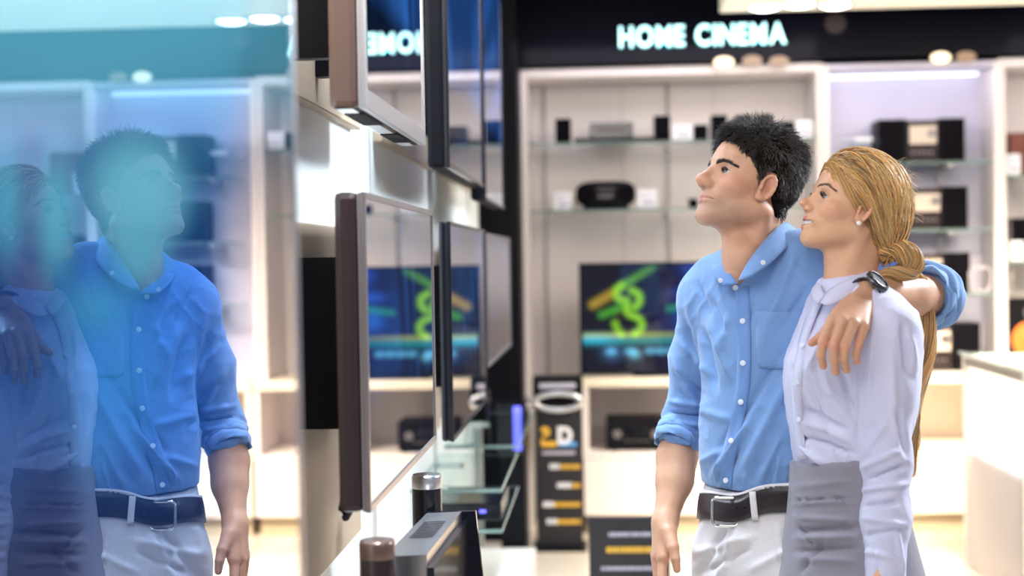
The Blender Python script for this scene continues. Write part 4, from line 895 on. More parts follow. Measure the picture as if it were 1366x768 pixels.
man = empty('person', (at(1028, 700, MZ)[0], at(1028, 700, MZ)[1], 0), 'dark-haired man in blue shirt and belt looking up, arm round the blonde woman', 'person', 'couple looking up at the screens')
mi = np.array(man.location)
lo, hi = bbox([shR, elR, wrR, shL, elL, nkM, at(1028, 690, MZ)], .14); lo[2] = at(1028, 672, MZ)[2]-.03
V, F = surfnet(man_shirt, lo, hi, .0038); V = relax(V, F, 2); N = normals(V, F)
cl = pxl([  # torso drapes: from the chest running down to the left
    (1070, 470, 985, 640, 13, 6), (1050, 460, 960, 600, 9, -5), (1075, 520, 1010, 650, 10, 6), (1052, 560, 1020, 655, 8, -5), (1040, 600, 1032, 656, 7, 5), (1000, 560, 948, 640, 9, 5), (985, 600, 960, 650, 7, -5), (1075, 585, 1050, 655, 8, -5),
    (945, 425, 975, 505, 9, 5), (938, 440, 955, 520, 8, -7), (1030, 340, 990, 440, 12, -4), (1062, 335, 1010, 470, 12, 4), (1080, 380, 1040, 440, 9, -4), (950, 400, 970, 450, 8, -4), (972, 420, 960, 470, 9, 4),
    (930, 545, 975, 560, 10, 4), (925, 620, 965, 600, 8, 4), (1000, 640, 1012, 610, 5, -4), (1060, 640, 1072, 600, 6, 4), (990, 660, 996, 630, 4, 4), (972, 656, 975, 628, 4, -4), (955, 645, 962, 612, 4, 4),
    (930, 375, 950, 430, 8, -4), (918, 400, 930, 470, 9, 4)], 3.03)
V = rumple(V, N, .0035); V = creases(V, N, cl, (2.8, 3.22), at(1000, 656, 3.03)[2])
cl = pxl([(908, 455, 945, 500, 8, 6), (905, 500, 940, 530, 8, -6), (900, 480, 930, 545, 9, 5), (895, 535, 940, 540, 6, 6), (893, 550, 940, 556, 5, -7), (890, 562, 935, 568, 5, 6), (888, 573, 930, 580, 4.5, -6), (886, 582, 925, 590, 4.5, 6), (915, 430, 925, 490, 9, -5)], 3.25)
V = creases(V, N, cl, (3.12, 3.5))
# rolled cuff ruffles round both sleeves
for (e, w_) in ((elR, at(905, 592, 3.30)), (elL, elL+(wrL-elL)*.15)):
    ax = (w_-e)/np.linalg.norm(w_-e); t = (V-w_)@ax; rad = np.linalg.norm(V-w_-t[:, None]*ax, axis=1); k = (rad < .085)*np.exp(-((t+.024)/.034)**2); N2 = normals(V, F)
    V = V+N2*(k*(.0035*np.sin(t*260+3*np.sin(V[:, 0]*40+V[:, 2]*55))+.004))[:, None]
V = relax(V, F, 1)
shirt = np_mesh('shirt', V, F, M['shirt_blue'], man, inv=mi)
# trousers
hp = at(1028, 700, MZ); kn = .52
def man_trousers(P):
    rr_ = rg([(1040, 860, .150, .115, 52), (1034, 800, .178, .135, 52), (1032, 745, .182, .136, 52), (1030, 705, .172, .128, 52), (1029, 672, .166, .121, 51), (1029, 648, .160, .116, 51)], MZ)
    d = loft(P, rr_); wx = A3(math.cos(YAW-math.radians(52)), math.sin(YAW-math.radians(52)), 0)
    for s, ft in ((-1, manF[0]), (1, manF[1])):
        h_ = at(1032, 760, MZ)+wx*.090*s; k_ = (h_+ft)/2; k_[2] = .50; a_ = flatten(ft, .10); d = smin(d, chain(P, [h_, k_, a_], [.098, .074, .056], .05), .05)
    return np.maximum(d, .045-P[:, 2])
wx = A3(math.cos(YAW-math.radians(52)), math.sin(YAW-math.radians(52)), 0); fdM = A3(wx[1], -wx[0], 0)
bM_ = at(1030, 700, MZ); manF = (flatten(bM_-wx*.12, 0), flatten(bM_+wx*.10+fdM*.04, 0))
lo, hi = bbox([flatten(bM_, .03), at(1028, 640, MZ), manF[0], manF[1]], .24); lo[2] = .03; hi[2] = at(1028, 646, MZ)[2]+.03
V, F = surfnet(man_trousers, lo, hi, .006); N = normals(V, F); V0_ = V.copy(); V = rumple(V, N, .003, 22, (.6, .3, 1))
V = creases(V, N, pxl([(970, 700, 930, 768, 9, -6), (985, 705, 950, 790, 9, 5), (1005, 715, 920, 740, 8, 4), (1000, 730, 935, 765, 7, -5), (1035, 690, 1046, 768, 5, 3), (1046, 700, 1058, 768, 7, -4), (1000, 760, 1060, 730, 8, 4), (940, 690, 925, 740, 8, 4)], 3.03))
kk_ = np.clip((at(1000, 690, 3.03)[2]-V0_[:, 2])/.04, 0, 1)[:, None]; V = V0_*(1-kk_)+V*kk_
trousers = np_mesh('trousers', V, F, M['trousers'], man, inv=mi)
ctT = Caster([trousers]); ctS = Caster([shirt])
# belt: a band round the waist, cast outwards from the trunk's axis
def band(ct, py_of, half, off, phi0, phi1, cx=1029, zf=MZ, n=90, rows=4):
    G = []
    for r in range(rows):
        row = []
        for i in range(n):
            a = phi0+(phi1-phi0)*i/(n-1); dr = A3(math.cos(a), math.sin(a), 0); c = at(cx, 670, zf); fx_ = c+dr*.15; px_ = 683+FPX*((fx_-CAM)@rt)/((fx_-CAM)@fw)
            c = c.copy(); zc = at(px_, py_of(px_), (fx_-CAM)@fw)[2]; c[2] = zc+half*(1-2*r/(rows-1))
            h, nn, _, _ = ct.t.ray_cast(Vector(c+dr*.4), Vector(-dr)); row.append(np.array(h)+dr*(off+(.0015 if 0 < r < rows-1 else 0)) if h is not None else None)
        G.append(row)
    for r in range(rows-2, -1, -1):
        for i in range(n):
            if G[r][i] is None: G[r][i] = G[r+1][i]+A3(0, 0, half*2/(rows-1))
    G = np.array(G)
    for _ in range(2): G[:, 1:-1] = .25*G[:, :-2]+.5*G[:, 1:-1]+.25*G[:, 2:]
    return G
belt_y = lambda x: 667+(x-965)*-.02+14*math.exp(-((x-968)/40)**2) if x < 1100 else 662
G = band(ctT, belt_y, .0265, .0050, 0, 2*math.pi*.999); belt = sheet('belt', G, .004, M['belt_leather'], man, mi)
G = band(ctT, lambda x: belt_y(x)-15.5, .0045, .0035, 0, 2*math.pi*.999, rows=3) if False else G[:2]*1.0; G[1] = G[0]; G[0] = G[0]+A3(0, 0, .005); G[1] = G[1]-A3(0, 0, .003); sheet('waistband', G, .004, M['trousers'], trousers, np.zeros(3)+mi*0+mi)
ctB = Caster([belt, trousers])
bc, bn = ctB.px(968, 682); 
def quad_frame(c, nn, w_, h, th, t2, mat_, parent, inv, name, skew=0.0):
    nn = nn/np.linalg.norm(nn); a = np.cross(up, nn); a /= np.linalg.norm(a); b = np.cross(nn, a); P = [c+nn*.012+a*w_*x+b*h*y-inv for x, y in ((-.5, -.5), (.5, -.5), (.5, .5), (-.5, .5))]
    Q = []
    for i in range(4):
        p, q = P[i], P[(i+1) % 4]; Q += [p+(q-p)*t for t in (.12, .3, .5, .7, .88)]
    return tube(name, Q, th, mat_, parent, 8, True)
bn = -ray(968, 682)*.8+bn*.5
quad_frame(bc, bn-rt*.35, 0.054, .057, .0034, 0, M['chrome'], belt, mi, 'buckle')
for x in (1005,):
    Gd = decal(ctB, [(x, 655), (x+4, 694)], 8, 8, .005, 3); sheet('belt_loop', Gd, .003, M['trousers'], trousers, mi)
for k in range(2):
    h, nn = ctB.px(984+k*11, 677); nn = nn*(-1 if nn@fw > 0 else 1); disc('belt_hole', h+nn*.003, nn, .0026, .001, M['black'], belt, mi, 10)
Gd = decal(ctT, [(1048, 692), (1050, 725), (1060, 768)], 2.0, 14, .002, 2); sheet('pocket_seam', Gd, .001, M['thread'], trousers, mi)
# shirt placket, buttons, pocket
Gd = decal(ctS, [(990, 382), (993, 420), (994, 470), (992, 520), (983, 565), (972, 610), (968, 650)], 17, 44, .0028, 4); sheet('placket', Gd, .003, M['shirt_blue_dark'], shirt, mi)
ctP = Caster([shirt])
for x, y in ((978, 384), (985, 428), (986, 484), (983, 536), (971, 588), (964, 641)):
    h, nn = ctP.px(x+6 if y > 400 else x+4, y)
    if h is not None:
        nn = nn*.6-ray(x, y)*.5; nn /= np.linalg.norm(nn); bt_ = disc('button', h+nn*.0055, nn, .0058, .0014, M['button'], shirt, mi, 16, .1)
        for sx_, sy_ in ((-1, -1), (1, -1), (1, 1), (-1, 1)): pass
pk = []
for j in range(12):
    t = j/11; yv = 416+74*t; xl, xr = 1010-1*t, 1073-6*t; row = []
    if t > .85: xl += (t-.85)*30; xr -= (t-.85)*30
    for i in range(12):
        h, nn = ctS.px(xl+(xr-xl)*i/11, yv+2*math.sin(i/11*3.1)*(t > .9)); row.append((h+nn*(.0022+.0020*(j == 0))) if h is not None else at(xl+(xr-xl)*i/11, yv, 3.02))
    pk.append(row)
sheet('chest_pocket', pk, .0025, M['shirt_blue'], shirt, mi)
# collar: stand ring and two folded wings
def spline(pts, n):
    p = np.array(pts, float); s = np.r_[0, np.cumsum(np.linalg.norm(np.diff(p, axis=0), axis=1))]; t = np.linspace(0, s[-1], n); out = np.stack([np.interp(t, s, p[:, k]) for k in range(p.shape[1])], 1)
    for _ in range(2): out[1:-1] = .25*out[:-2]+.5*out[1:-1]+.25*out[2:]
    return out
def wing(name, inner, outer, mat_, parent, inv, bulge=.006, n=26, rows=7, toward=None, th=.003):
    A_ = spline(inner, n); B_ = spline(outer, n); G = []
    for r in range(rows):
        t = r/(rows-1); p = A_*(1-t)+B_*t; nn = -fw if toward is None else toward; p = p+nn*bulge*math.sin(math.pi*min(1, t*1.0)); G.append(p)
    return sheet(name, G, th, mat_, parent, inv)
neck_c = lambda k: nkM
wing('collar', [at(*p) for p in ((1052, 300, 3.21), (1049, 296, 3.16), (1043, 298, 3.105), (1030, 309, 3.070), (1012, 330, 3.045), (996, 352, 3.035), (985, 374, 3.035))],
     [at(*p) for p in ((1072, 316, 3.23), (1068, 312, 3.16), (1062, 318, 3.080), (1048, 332, 3.040), (1033, 346, 3.020), (1020, 358, 3.012), (998, 370, 3.016))], M['shirt_blue'], shirt, mi, .007)
wing('collar', [at(*p) for p in ((1052, 300, 3.21), (1020, 312, 3.25), (985, 322, 3.245), (966, 333, 3.20), (965, 348, 3.13), (972, 362, 3.07), (984, 378, 3.035))],
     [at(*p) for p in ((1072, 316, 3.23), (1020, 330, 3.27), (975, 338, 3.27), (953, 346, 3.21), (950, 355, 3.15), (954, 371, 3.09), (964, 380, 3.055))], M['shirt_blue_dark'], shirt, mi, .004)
for x, y in ((1018, 350), (961, 374)):
    disc('button', at(x, y, 2.995 if x > 1000 else 3.05), -fw, .0050, .0014, M['button'], shirt, mi, 14, .1)
# rolled cuffs
def cuff(c, ax, r, w_, th, name='rolled_cuff', mt='shirt_blue'):
    ax = ax/np.linalg.norm(ax); s = np.cross(ax, fw); s /= np.linalg.norm(s); q = np.cross(ax, s); G = []
    for t in np.linspace(0, 2*math.pi, 15):
        row = []
        for a_ in np.linspace(0, 2*math.pi, 61):
            rr_ = r+th*math.cos(t)+.0022*math.sin(5*a_+t)+.0016*math.sin(11*a_+2*t)+(.0015*math.sin(3*t+4*a_)); row.append(c+(s*math.cos(a_)+q*math.sin(a_))*rr_+ax*(w_*.5*math.sin(t)+.003*math.sin(2*a_+1)))
        G.append(row)
    return sheet(name, G, .0015, M[mt], shirt, mi)
cuff(elL+(wrL-elL)*.10, wrL-elL, .0585, .050, .0055); cuff(at(904, 583, 3.30), at(905, 592, 3.30)-elR, .0455, .040, .005)
# body: trunk and legs under the clothes, then head with neck, then forearms and hands
def man_neck(P):
    L = toL(P, oM, HM, 1.0)
    d = head_sdf(L, False); nb = oM+HM.T@A3(0, -.028, -.040); nt_ = nkM+A3(0, 0, -.03)
    n_ = cap(P, nb, nt_, .054, .060); n_ = smin(n_, cap(P, oM+HM.T@A3(0, .035, -.085), nkM+fdN*.035+A3(0, 0, -.03), .018, .026), .03)
    n_ = smin(n_, cap(P, oM+HM.T@A3(.055, -.02, -.05), nkM+fdN*.045+A3(0, 0, -.035), .012, .012), .02)
    d = smin(d, n_, .022)
    d = smin(d, chain(P, [nkM+A3(0, 0, -.10), nkM+A3(0, 0, -.04)], [.085, .055], .03), .04); d = smin(d, chain(P, [nkM+A3(0, 0, .01)+fdN*.02, at(990, 346, 3.090), at(980, 368, 3.078)], [.048, .038, .018], .02), .03)
    return d
fdN = -rt*math.sin(math.radians(38))*.9-fw*math.cos(math.radians(38))*.9
lo, hi = bbox([oM, nkM], .01); lo -= A3(.16, .16, .10); hi += A3(.13, .14, .15)
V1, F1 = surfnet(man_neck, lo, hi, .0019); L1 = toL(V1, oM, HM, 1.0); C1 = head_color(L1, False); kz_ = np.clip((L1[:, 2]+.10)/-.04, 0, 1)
def arm_hand(P, segs, rs, F, palm, k=.012):
    d = chain(P, segs, rs, .02); p = None
    for a, b, ra, rb in palm:
        e = cap(P, a, b, ra, rb); p = e if p is None else smin(p, e, .012)
    d = smin(d, p, .016); return smin(d, fingers(P, F), k*.6)
# left hand on her shoulder (points given at their own depths)
def fg(L, r): return ([at(*p) for p in L], r)
FL = [fg([(1109, 428, 2.812), (1098, 456, 2.792), (1095, 474, 2.794), (1098, 488, 2.806)], [.0105, .0092, .0083, .0072]),
      fg([(1124, 430, 2.803), (1112, 461, 2.780), (1112, 480, 2.782), (1115, 496, 2.796)], [.0108, .0094, .0085, .0074]),
      fg([(1138, 433, 2.802), (1127, 462, 2.780), (1126, 479, 2.781), (1129, 493, 2.794)], [.0105, .0092, .0083, .0072]),
      fg([(1152, 438, 2.808), (1145, 460, 2.790), (1142, 472, 2.790), (1143, 482, 2.800)], [.0098, .0084, .0076, .0066]),
      fg([(1128, 412, 2.85), (1106, 436, 2.835), (1094, 450, 2.828), (1083, 457, 2.824)], [.016, .0105, .0092, .0076])]
PL = [(wrL, at(1112, 425, 2.815), .021, .0115), (wrL, at(1125, 427, 2.808), .022, .012), (wrL, at(1139, 430, 2.808), .022, .012), (wrL, at(1152, 434, 2.812), .020, .0115), (at(1140, 405, 2.86), at(1118, 420, 2.84), .020, .014)]
manL = lambda P: arm_hand(P, [elL, elL*.6+wrL*.4, wrL], [.048, .042, .027], FL, PL)
lo, hi = bbox([elL, wrL, at(1080, 500, 2.80)], .055); V2, F2 = surfnet(manL, lo, hi, .0018)
# right hand hanging beside the thigh
FR = [fg([(884, 748, 3.175), (883, 776, 3.160), (886, 790, 3.165), (890, 800, 3.175)], [.0110, .0098, .0088, .0076]),
      fg([(876, 744, 3.195), (879, 775, 3.185), (883, 790, 3.190), (888, 801, 3.200)], [.0110, .0098, .0088, .0076]),
      fg([(874, 741, 3.215), (877, 768, 3.210), (883, 783, 3.212), (889, 793, 3.218)], [.0105, .0092, .0083, .0074]),
      fg([(876, 738, 3.235), (880, 760, 3.235), (885, 772, 3.236), (890, 780, 3.238)], [.0098, .0084, .0076, .0066]),
      fg([(893, 712, 3.185), (898, 730, 3.160), (901, 745, 3.150), (903, 759, 3.148)], [.016, .0125, .0100, .0080])]
PR = [(wrR, at(885, 742, 3.175), .022, .0135), (wrR, at(879, 738, 3.195), .022, .0135), (wrR, at(877, 735, 3.215), .022, .013), (wrR, at(878, 732, 3.232), .020, .012), (at(890, 708, 3.195), at(893, 730, 3.180), .020, .013)]
manR = lambda P: arm_hand(P, [elR, at(903, 610, 3.30), at(900, 640, 3.275), wrR], [.042, .042, .038, .0245], FR, PR)
lo, hi = bbox([elR, wrR, at(884, 800, 3.18)], .05); V3, F3 = surfnet(manR, lo, hi, .0020)
def core(shirt_fn, tr_fn):
    return lambda P: np.minimum(shirt_fn(P)+.022, tr_fn(P)+.022)
lo, hi = bbox([flatten(bM_, .03), shR, elR, shL, elL, manF[0], manF[1]], .12); lo[2] = .03
V4, F4 = surfnet(core(man_shirt, man_trousers), lo, hi, .012)
def limbcol(V, ends, base, r=.012):
    c = np.tile(base, (len(V), 1))
    for p in ends:
        k = np.exp(-(np.linalg.norm(V-p, axis=1)/r)**2)[:, None]; c = c*(1-.4*k)+A3(.70, .24, .17)*.4*k
    return c
skM = A3(.59, .33, .22)
Vb, Fb, Cb = joinmesh([(V1, F1, C1), (V2, F2, limbcol(V2, [f[0][i] for f in FL for i in (1, 3)], skM)), (V3, F3, limbcol(V3, [f[0][i] for f in FR for i in (0, 1, 3)], skM)), (V4, F4, limbcol(V4, [], skM))])
body = np_mesh('body', Vb, Fb, M['skin'], man, col=Cb, inv=mi)
def eyes(o, H, s, parent, inv, iris, gaze):
    for sg_ in (-1, 1):
        c = o+H.T@(EYE*A3(sg_, 1, 1))*s; g = gaze/np.linalg.norm(gaze)
        q = lathe('eyeball', [(0, -.012*s)]+[(.012*s*math.sin(a), -.012*s*math.cos(a)) for a in np.linspace(.15, math.pi-.15, 16)]+[(0, .012*s)], M['eye_white'], parent, 24, tuple(np.zeros(3))); q.location = c-inv; q.rotation_euler = Vector(g).to_track_quat('Z', 'Y').to_euler()
        lathe('iris', [(0, .01225*s), (.0025*s, .01215*s), (.0050*s, .0111*s), (.0052*s, .0104*s)], M[iris], q, 24); lathe('pupil', [(0, .01245*s), (.0023*s, .01225*s), (.0024*s, .0118*s)], M['black_gloss'], q, 16)
gM = HM.T@A3(.10, 1, .18); eyes(oM, HM, 1.0, man, mi, 'iris_brown', gM)
def fit(sdfL, Lp, off):
    """push local points to the head surface + off"""
    for _ in range(3):
        e = 1e-3; d = sdfL(Lp); g = np.stack([sdfL(Lp+np.eye(3)[k]*e)-d for k in range(3)], 1)/e; g /= np.maximum(np.linalg.norm(g, axis=1, keepdims=True), 1e-6); Lp = Lp-g*(d-off)[:, None]
    return Lp, g
def brows(sdfL, o, H, s, parent, inv, col, mat_, n, path, thick, ln):
    for sg_ in (-1, 1):
        t = rng.random(n); pts = np.array(path); p = np.stack([np.interp(t, np.linspace(0, 1, len(pts)), pts[:, k]) for k in range(3)], 1); p[:, 2] += rng.normal(size=n)*thick*(1-.55*t); p, g = fit(sdfL, p, .0004)
        d = np.tile(A3(1, -.25, .20), (n, 1)); d[:, 2] = .9-1.5*t; d += rng.normal(size=(n, 3))*.2; d -= g*(d*g).sum(1, keepdims=True)*.85; d /= np.linalg.norm(d, axis=1, keepdims=True)
        m_ = A3(sg_, 1, 1); R_ = o+((p*m_)@H)*s; D_ = (d*m_)@H
        strands('eyebrow', R_, D_, lambda p_, d_, i: d_, 3, ln/3, mat_, np.tile(col, (n, 1))*rng.uniform(.6, 1.3, (n, 1)), parent, inv, .00034, .00015)
hs = lambda L: head_sdf(L, False)
brows(hs, oM, HM, 1.0, man, mi, A3(.040, .024, .018), M['hair_dark'], 430, [(.010, .098, .0200), (.024, .094, .0245), (.038, .084, .0255), (.049, .072, .0200)], .0017, .0075)
def lashes(sdfL, o, H, s, parent, inv, col, mat_, n, ln):
    for sg_ in (-1, 1):
        t = rng.uniform(-1, 1, n); p = np.stack([EYE[0]+t*.0125, np.full(n, EYE[1]+.0138), EYE[2]+.0046*(1-t*t)+.0012*t], 1); q = p-EYE; q = q/np.linalg.norm(q, axis=1, keepdims=True)*.0138+EYE
        d = np.stack([t*.5+.15, np.full(n, .8), np.full(n, .35)], 1); d /= np.linalg.norm(d, axis=1, keepdims=True); m_ = A3(sg_, 1, 1)
        strands('eyelashes', o+((q*m_)@H)*s, (d*m_)@H, lambda p_, d_, i: (d_+up*.25)/np.linalg.norm(d_+up*.25, axis=1, keepdims=True), 4, ln/4, mat_, np.tile(col, (n, 1)), parent, inv, .0004, .00015)
lashes(hs, oM, HM, 1.0, man, mi, A3(.012, .008, .008), M['hair_dark'], 60, .007)
# hair of the man
HLM = np.array([(.125, .088), (.098, .083), (.088, .074), (.074, .060), (.064, .044), (.052, .040), (.034, .036), (.0345, .010), (.032, -.014), (.024, -.020), (.020, .006), (.014, .028), (-.006, .030), (-.014, .014), (-.020, -.016), (-.030, -.044), (-.055, -.064), (-.13, -.068)])
def hmask(L, HL):
    """> 0 inside the hair region (height above the hairline, seen from the side)"""
    y = np.clip(L[:, 1], HL[:, 0].min(), HL[:, 0].max()); o = np.argsort(HL[:, 0]); return L[:, 2]-np.interp(y, HL[o, 0], HL[o, 1])
def hair_shell(L):
    d = ell(mir(L), (0, -.004, .044), (.0765, .0965, .083)); d = smin(d, ell(mir(L), (0, -.035, -.02), (.055, .045, .055)), .03); m_ = np.clip(hmask(L, HLM)/.012, -1, 1); top = np.clip((L[:, 2]-.02)/.09, 0, 1)
    th = .004+.006*top+.002*nz(L, 95)+.001*nz(L, 180, 1); return d-np.where(m_ > 0, th*np.sqrt(np.abs(m_)), m_*.02)
lo, hi = A3(-.10, -.125, -.085), A3(.10, .125, .155)
V, F = surfnet(hair_shell, lo, hi, .0028); V = oM+V@HM
mat('hair_base_dark', (.010, .007, .006), .9, spec=.05)
hair = np_mesh('hair', V, F, M['hair_base_dark'], man, col=np.tile(A3(.012, .008, .008), (len(V), 1)), inv=mi)
def scalp_roots(n, sdfL, HL, rngs=((-.09, .09), (-.115, .11), (-.08, .14))):
    p = np.stack([rng.uniform(a, b, n*6) for a, b in rngs], 1); c = A3(0, -.004, .03); d = p-c; d /= np.linalg.norm(d, axis=1, keepdims=True); p = c+d*.095; p, g = fit(lambda L: ell(mir(L), (0, -.004, .044), (.0775, .0975, .084)), p, 0); k = hmask(p, HL)+.0035*nz(p, 260, .7)+rng.normal(size=len(p))*.0015 > 0
    p, g = p[k][:n], g[k][:n]; return p, g
pr, gr = scalp_roots(17000, hs, HLM); lower = rng.normal(size=(900, 3))*A3(.035, .012, .02)+A3(0, -.075, -.03); lw, lg = fit(lambda L: ell(mir(L), (0, -.035, -.02), (.056, .046, .056)), lower, 0)
pr = np.concatenate([pr, lw]); gr = np.concatenate([gr, lg]); n = len(pr)
top = np.clip((pr[:, 2]-.045)/.06, 0, 1)[:, None]; cl1 = nz(pr, 120)[:, None]; cl2 = nz(pr, 150, 2)[:, None]; fwd = np.clip((pr[:, 1:2]+.02)/.08, 0, 1)
d = gr*(.35+.25*top)+A3(.25, .7, .1)*top*fwd+A3(0, -.45, -.8)*(1-top)+A3(0, -.5, .05)*top*(1-fwd)+.65*np.concatenate([cl1, cl2, cl1*cl2], 1)+rng.normal(size=(n, 3))*.18
d /= np.linalg.norm(d, axis=1, keepdims=True); ln = (.014+.020*top[:, 0])*rng.uniform(.7, 1.25, n)
edge = np.clip(hmask(pr, HLM)/.02, .45, 1); ln = ln*edge
def flM(p, d_, i): d2 = d_+(-up*.22)+HM[1]*.05+rng.normal(size=d_.shape)*.06; return d2/np.linalg.norm(d2, axis=1, keepdims=True)
strands('hair_strands', oM+(pr+gr*.001)@HM, d@HM, flM, 5, .006, M['hair_dark'], np.tile(A3(.026, .016, .012), (n, 1))*rng.uniform(.4, 1.7, (n, 1)), hair, mi, .00065, .0002, lens=ln)
tag(hair.children[0], kind='stuff')
# shoes
def shoe(P, c, fd, s=1.0):
    sd = A3(-fd[1], fd[0], 0); q = np.stack([(P-c)@sd, (P-c)@fd, P[:, 2]], 1)/s
    d = smin(ell(q, (0, .09, .032), (.047, .105, .038)), ell(q, (0, -.03, .045), (.038, .060, .055)), .04); d = smin(d, cap(q, (0, -.03, .05), (0, -.03, .10), .040, .045), .03); return np.maximum(d, .012-q[:, 2])*s
for ft in manF:
    lo, hi = bbox([ft], .20); lo[2] = -.004; hi[2] = .16; V, F = surfnet(lambda P: shoe(P, ft, fdM), lo, hi, .006); sh_ = np_mesh('shoe', V, F, M['shoe'], man, inv=mi)
    V, F = surfnet(lambda P: np.maximum(np.maximum(smin(ell(P*A3(1, 1, 0)+A3(0, 0, 0), flatten(ft+fdM*.09, 0), (.07, .07, .5)), ell(P*A3(1, 1, 0), flatten(ft-fdM*.04, 0), (.045, .045, .5)), .03), P[:, 2]-.013), .001-P[:, 2]), lo, hi, .006); np_mesh('sole', V, F, M['sole'], sh_, inv=mi)
# wristwatch on the left wrist
ctW = Caster([body]); wa = (wrL-elL)/np.linalg.norm(wrL-elL); wc = wrL+wa*.018
w1 = np.cross(wa, fw); w1 /= np.linalg.norm(w1); w2 = np.cross(wa, w1); wt = bpy.data.objects.new('wristwatch', None); COL.objects.link(wt); wt.parent = man; wt.empty_display_size = .02
nrm_w = (up*.50-fw*.90-rt*.05); nrm_w -= wa*(nrm_w@wa); nrm_w /= np.linalg.norm(nrm_w); sdw = np.cross(wa, nrm_w)
V = []; F = []
K = 26
for i in range(K):
    a = 2*math.pi*i/K; dr = nrm_w*math.cos(a)+sdw*math.sin(a); h, nn, _, _ = ctW.t.ray_cast(Vector(wc+dr*.08), Vector(-dr)); rad = (np.linalg.norm(np.array(h)-wc) if h is not None else .030)+.0022; rad = min(rad, .040)
    tg = -nrm_w*math.sin(a)+sdw*math.cos(a); ce = wc+dr*rad-mi; hw = 2*math.pi*rad/K*.44
    for col3 in range(3):
        o_ = wa*(col3-1)*.0072; k = len(V)
        for z_ in (0, .0034):
            for sx_, sy_ in ((-1, -1), (1, -1), (1, 1), (-1, 1)): V.append(ce+o_+tg*hw*sx_+wa*.0032*sy_+dr*z_)
        F += [tuple(j+k for j in f) for f in BF]
br = mk('bracelet', V, F, M['watch_steel'], wt, bevel=.0006); br['kind'] = 'stuff'
h, nn, _, _ = ctW.t.ray_cast(Vector(wc+nrm_w*.08), Vector(-nrm_w)); fc = np.array(h)+nrm_w*.004
wt.location = (0, 0, 0)
cs = disc('watch_case', fc+nrm_w*.002, nrm_w, .0250, .005, M['watch_steel'], wt, mi, 40, 0)
tube('bezel', [fc-mi+nrm_w*.0078+(wa*math.cos(t)+sdw*math.sin(t))*.0212 for t in np.linspace(0, 2*math.pi, 40, endpoint=False)], .0024, M['watch_steel'], wt, 8, True)
disc('dial', fc+nrm_w*.0065, nrm_w, .019, .0008, M['watch_dial'], wt, mi, 36, 0)
for i in range(12):
    t = math.pi*i/6; e = wa*math.cos(t)+sdw*math.sin(t); f_ = np.cross(nrm_w, e); c = fc+nrm_w*.0082-mi; mk('hour_mark', [c+e*.0135-f_*.0007, c+e*.0135+f_*.0007, c+e*.0172+f_*.0007, c+e*.0172-f_*.0007], [(0, 1, 2, 3)], M['watch_bezel'], wt)
for t, l_ in ((.7, .0095), (2.5, .013)):
    e = wa*math.cos(t)+sdw*math.sin(t); f_ = np.cross(nrm_w, e); c = fc+nrm_w*.0086-mi; mk('watch_hand', [c-e*.002-f_*.0006, c-e*.002+f_*.0006, c+e*l_+f_*.0004, c+e*l_-f_*.0004], [(0, 1, 2, 3)], M['watch_bezel'], wt)
tube('crown', [fc-mi+nrm_w*.003-wa*.023, fc-mi+nrm_w*.003-wa*.027], .003, M['watch_bezel'], wt, 10)

# ================================================================= THE WOMAN
WZ = 2.98; SW = .91
w_rings = rg([(1128, 640, .122, .098, 66), (1130, 615, .122, .100, 66), (1132, 585, .130, .110, 66), (1134, 550, .140, .121, 66), (1135, 515, .148, .128, 65), (1136, 480, .152, .126, 64), (1140, 445, .155, .108, 62), (1142, 415, .140, .088, 60), (1140, 392, .095, .070, 60), (1134, 376, .058, .056, 60)], WZ)
wsL, weL, wwL = at(1186, 438, 2.865), at(1183, 615, 2.865), at(1182, 750, 2.82)
wsR, weR, wwR = at(1098, 425, 3.10), at(1085, 590, 3.16), at(1070, 715, 3.13)
nkW = at(1133, 382, WZ); HW = head_frame(9, 17, 0); oW = at(1139, 282, WZ)
fdW = A3(-math.sin(math.radians(65)), -math.cos(math.radians(65)), 0)
def blouse_f(P):
    d = loft(P, w_rings)
    d = smin(d, ell(P, at(1092, 492, 2.92), (.052, .052, .060)), .05)
    d = smin(d, chain(P, [nkW+A3(0, 0, -.02), at(1160, 412, 2.91), wsL], [.046, .048, .054], .03), .04)
    d = smin(d, chain(P, [nkW+A3(0, 0, -.02), at(1115, 408, 3.04), wsR], [.046, .046, .052], .03), .04)
    a = chain(P, [wsL, at(1186, 520, 2.865), weL, at(1182, 690, 2.845), at(1181, 790, 2.81)], [.054, .046, .044, .043, .036], .03); d = smin(d, a, .012)
    a = chain(P, [wsR, weR, wwR], [.050, .042, .034], .03); d = smin(d, a, .012)
    return smax(d, -cap(P, nkW+A3(0, 0, .10), nkW+A3(0, 0, -.01), .047, .043), .004)
woman = empty('person', (at(1130, 640, WZ)[0], at(1130, 640, WZ)[1], 0), 'blonde woman in pale blouse and grey high-waisted skirt smiling upward beside the man', 'person', 'couple looking up at the screens'); wi = np.array(woman.location)
lo, hi = bbox([at(1130, 640, WZ), wsL, at(1181, 795, 2.81), wsR, wwR, nkW], .12); 
V, F = surfnet(blouse_f, lo, hi, .0038); V = relax(V, F, 2); N = normals(V, F); V = rumple(V, N, .0028, 30, (.5, .5, 1))
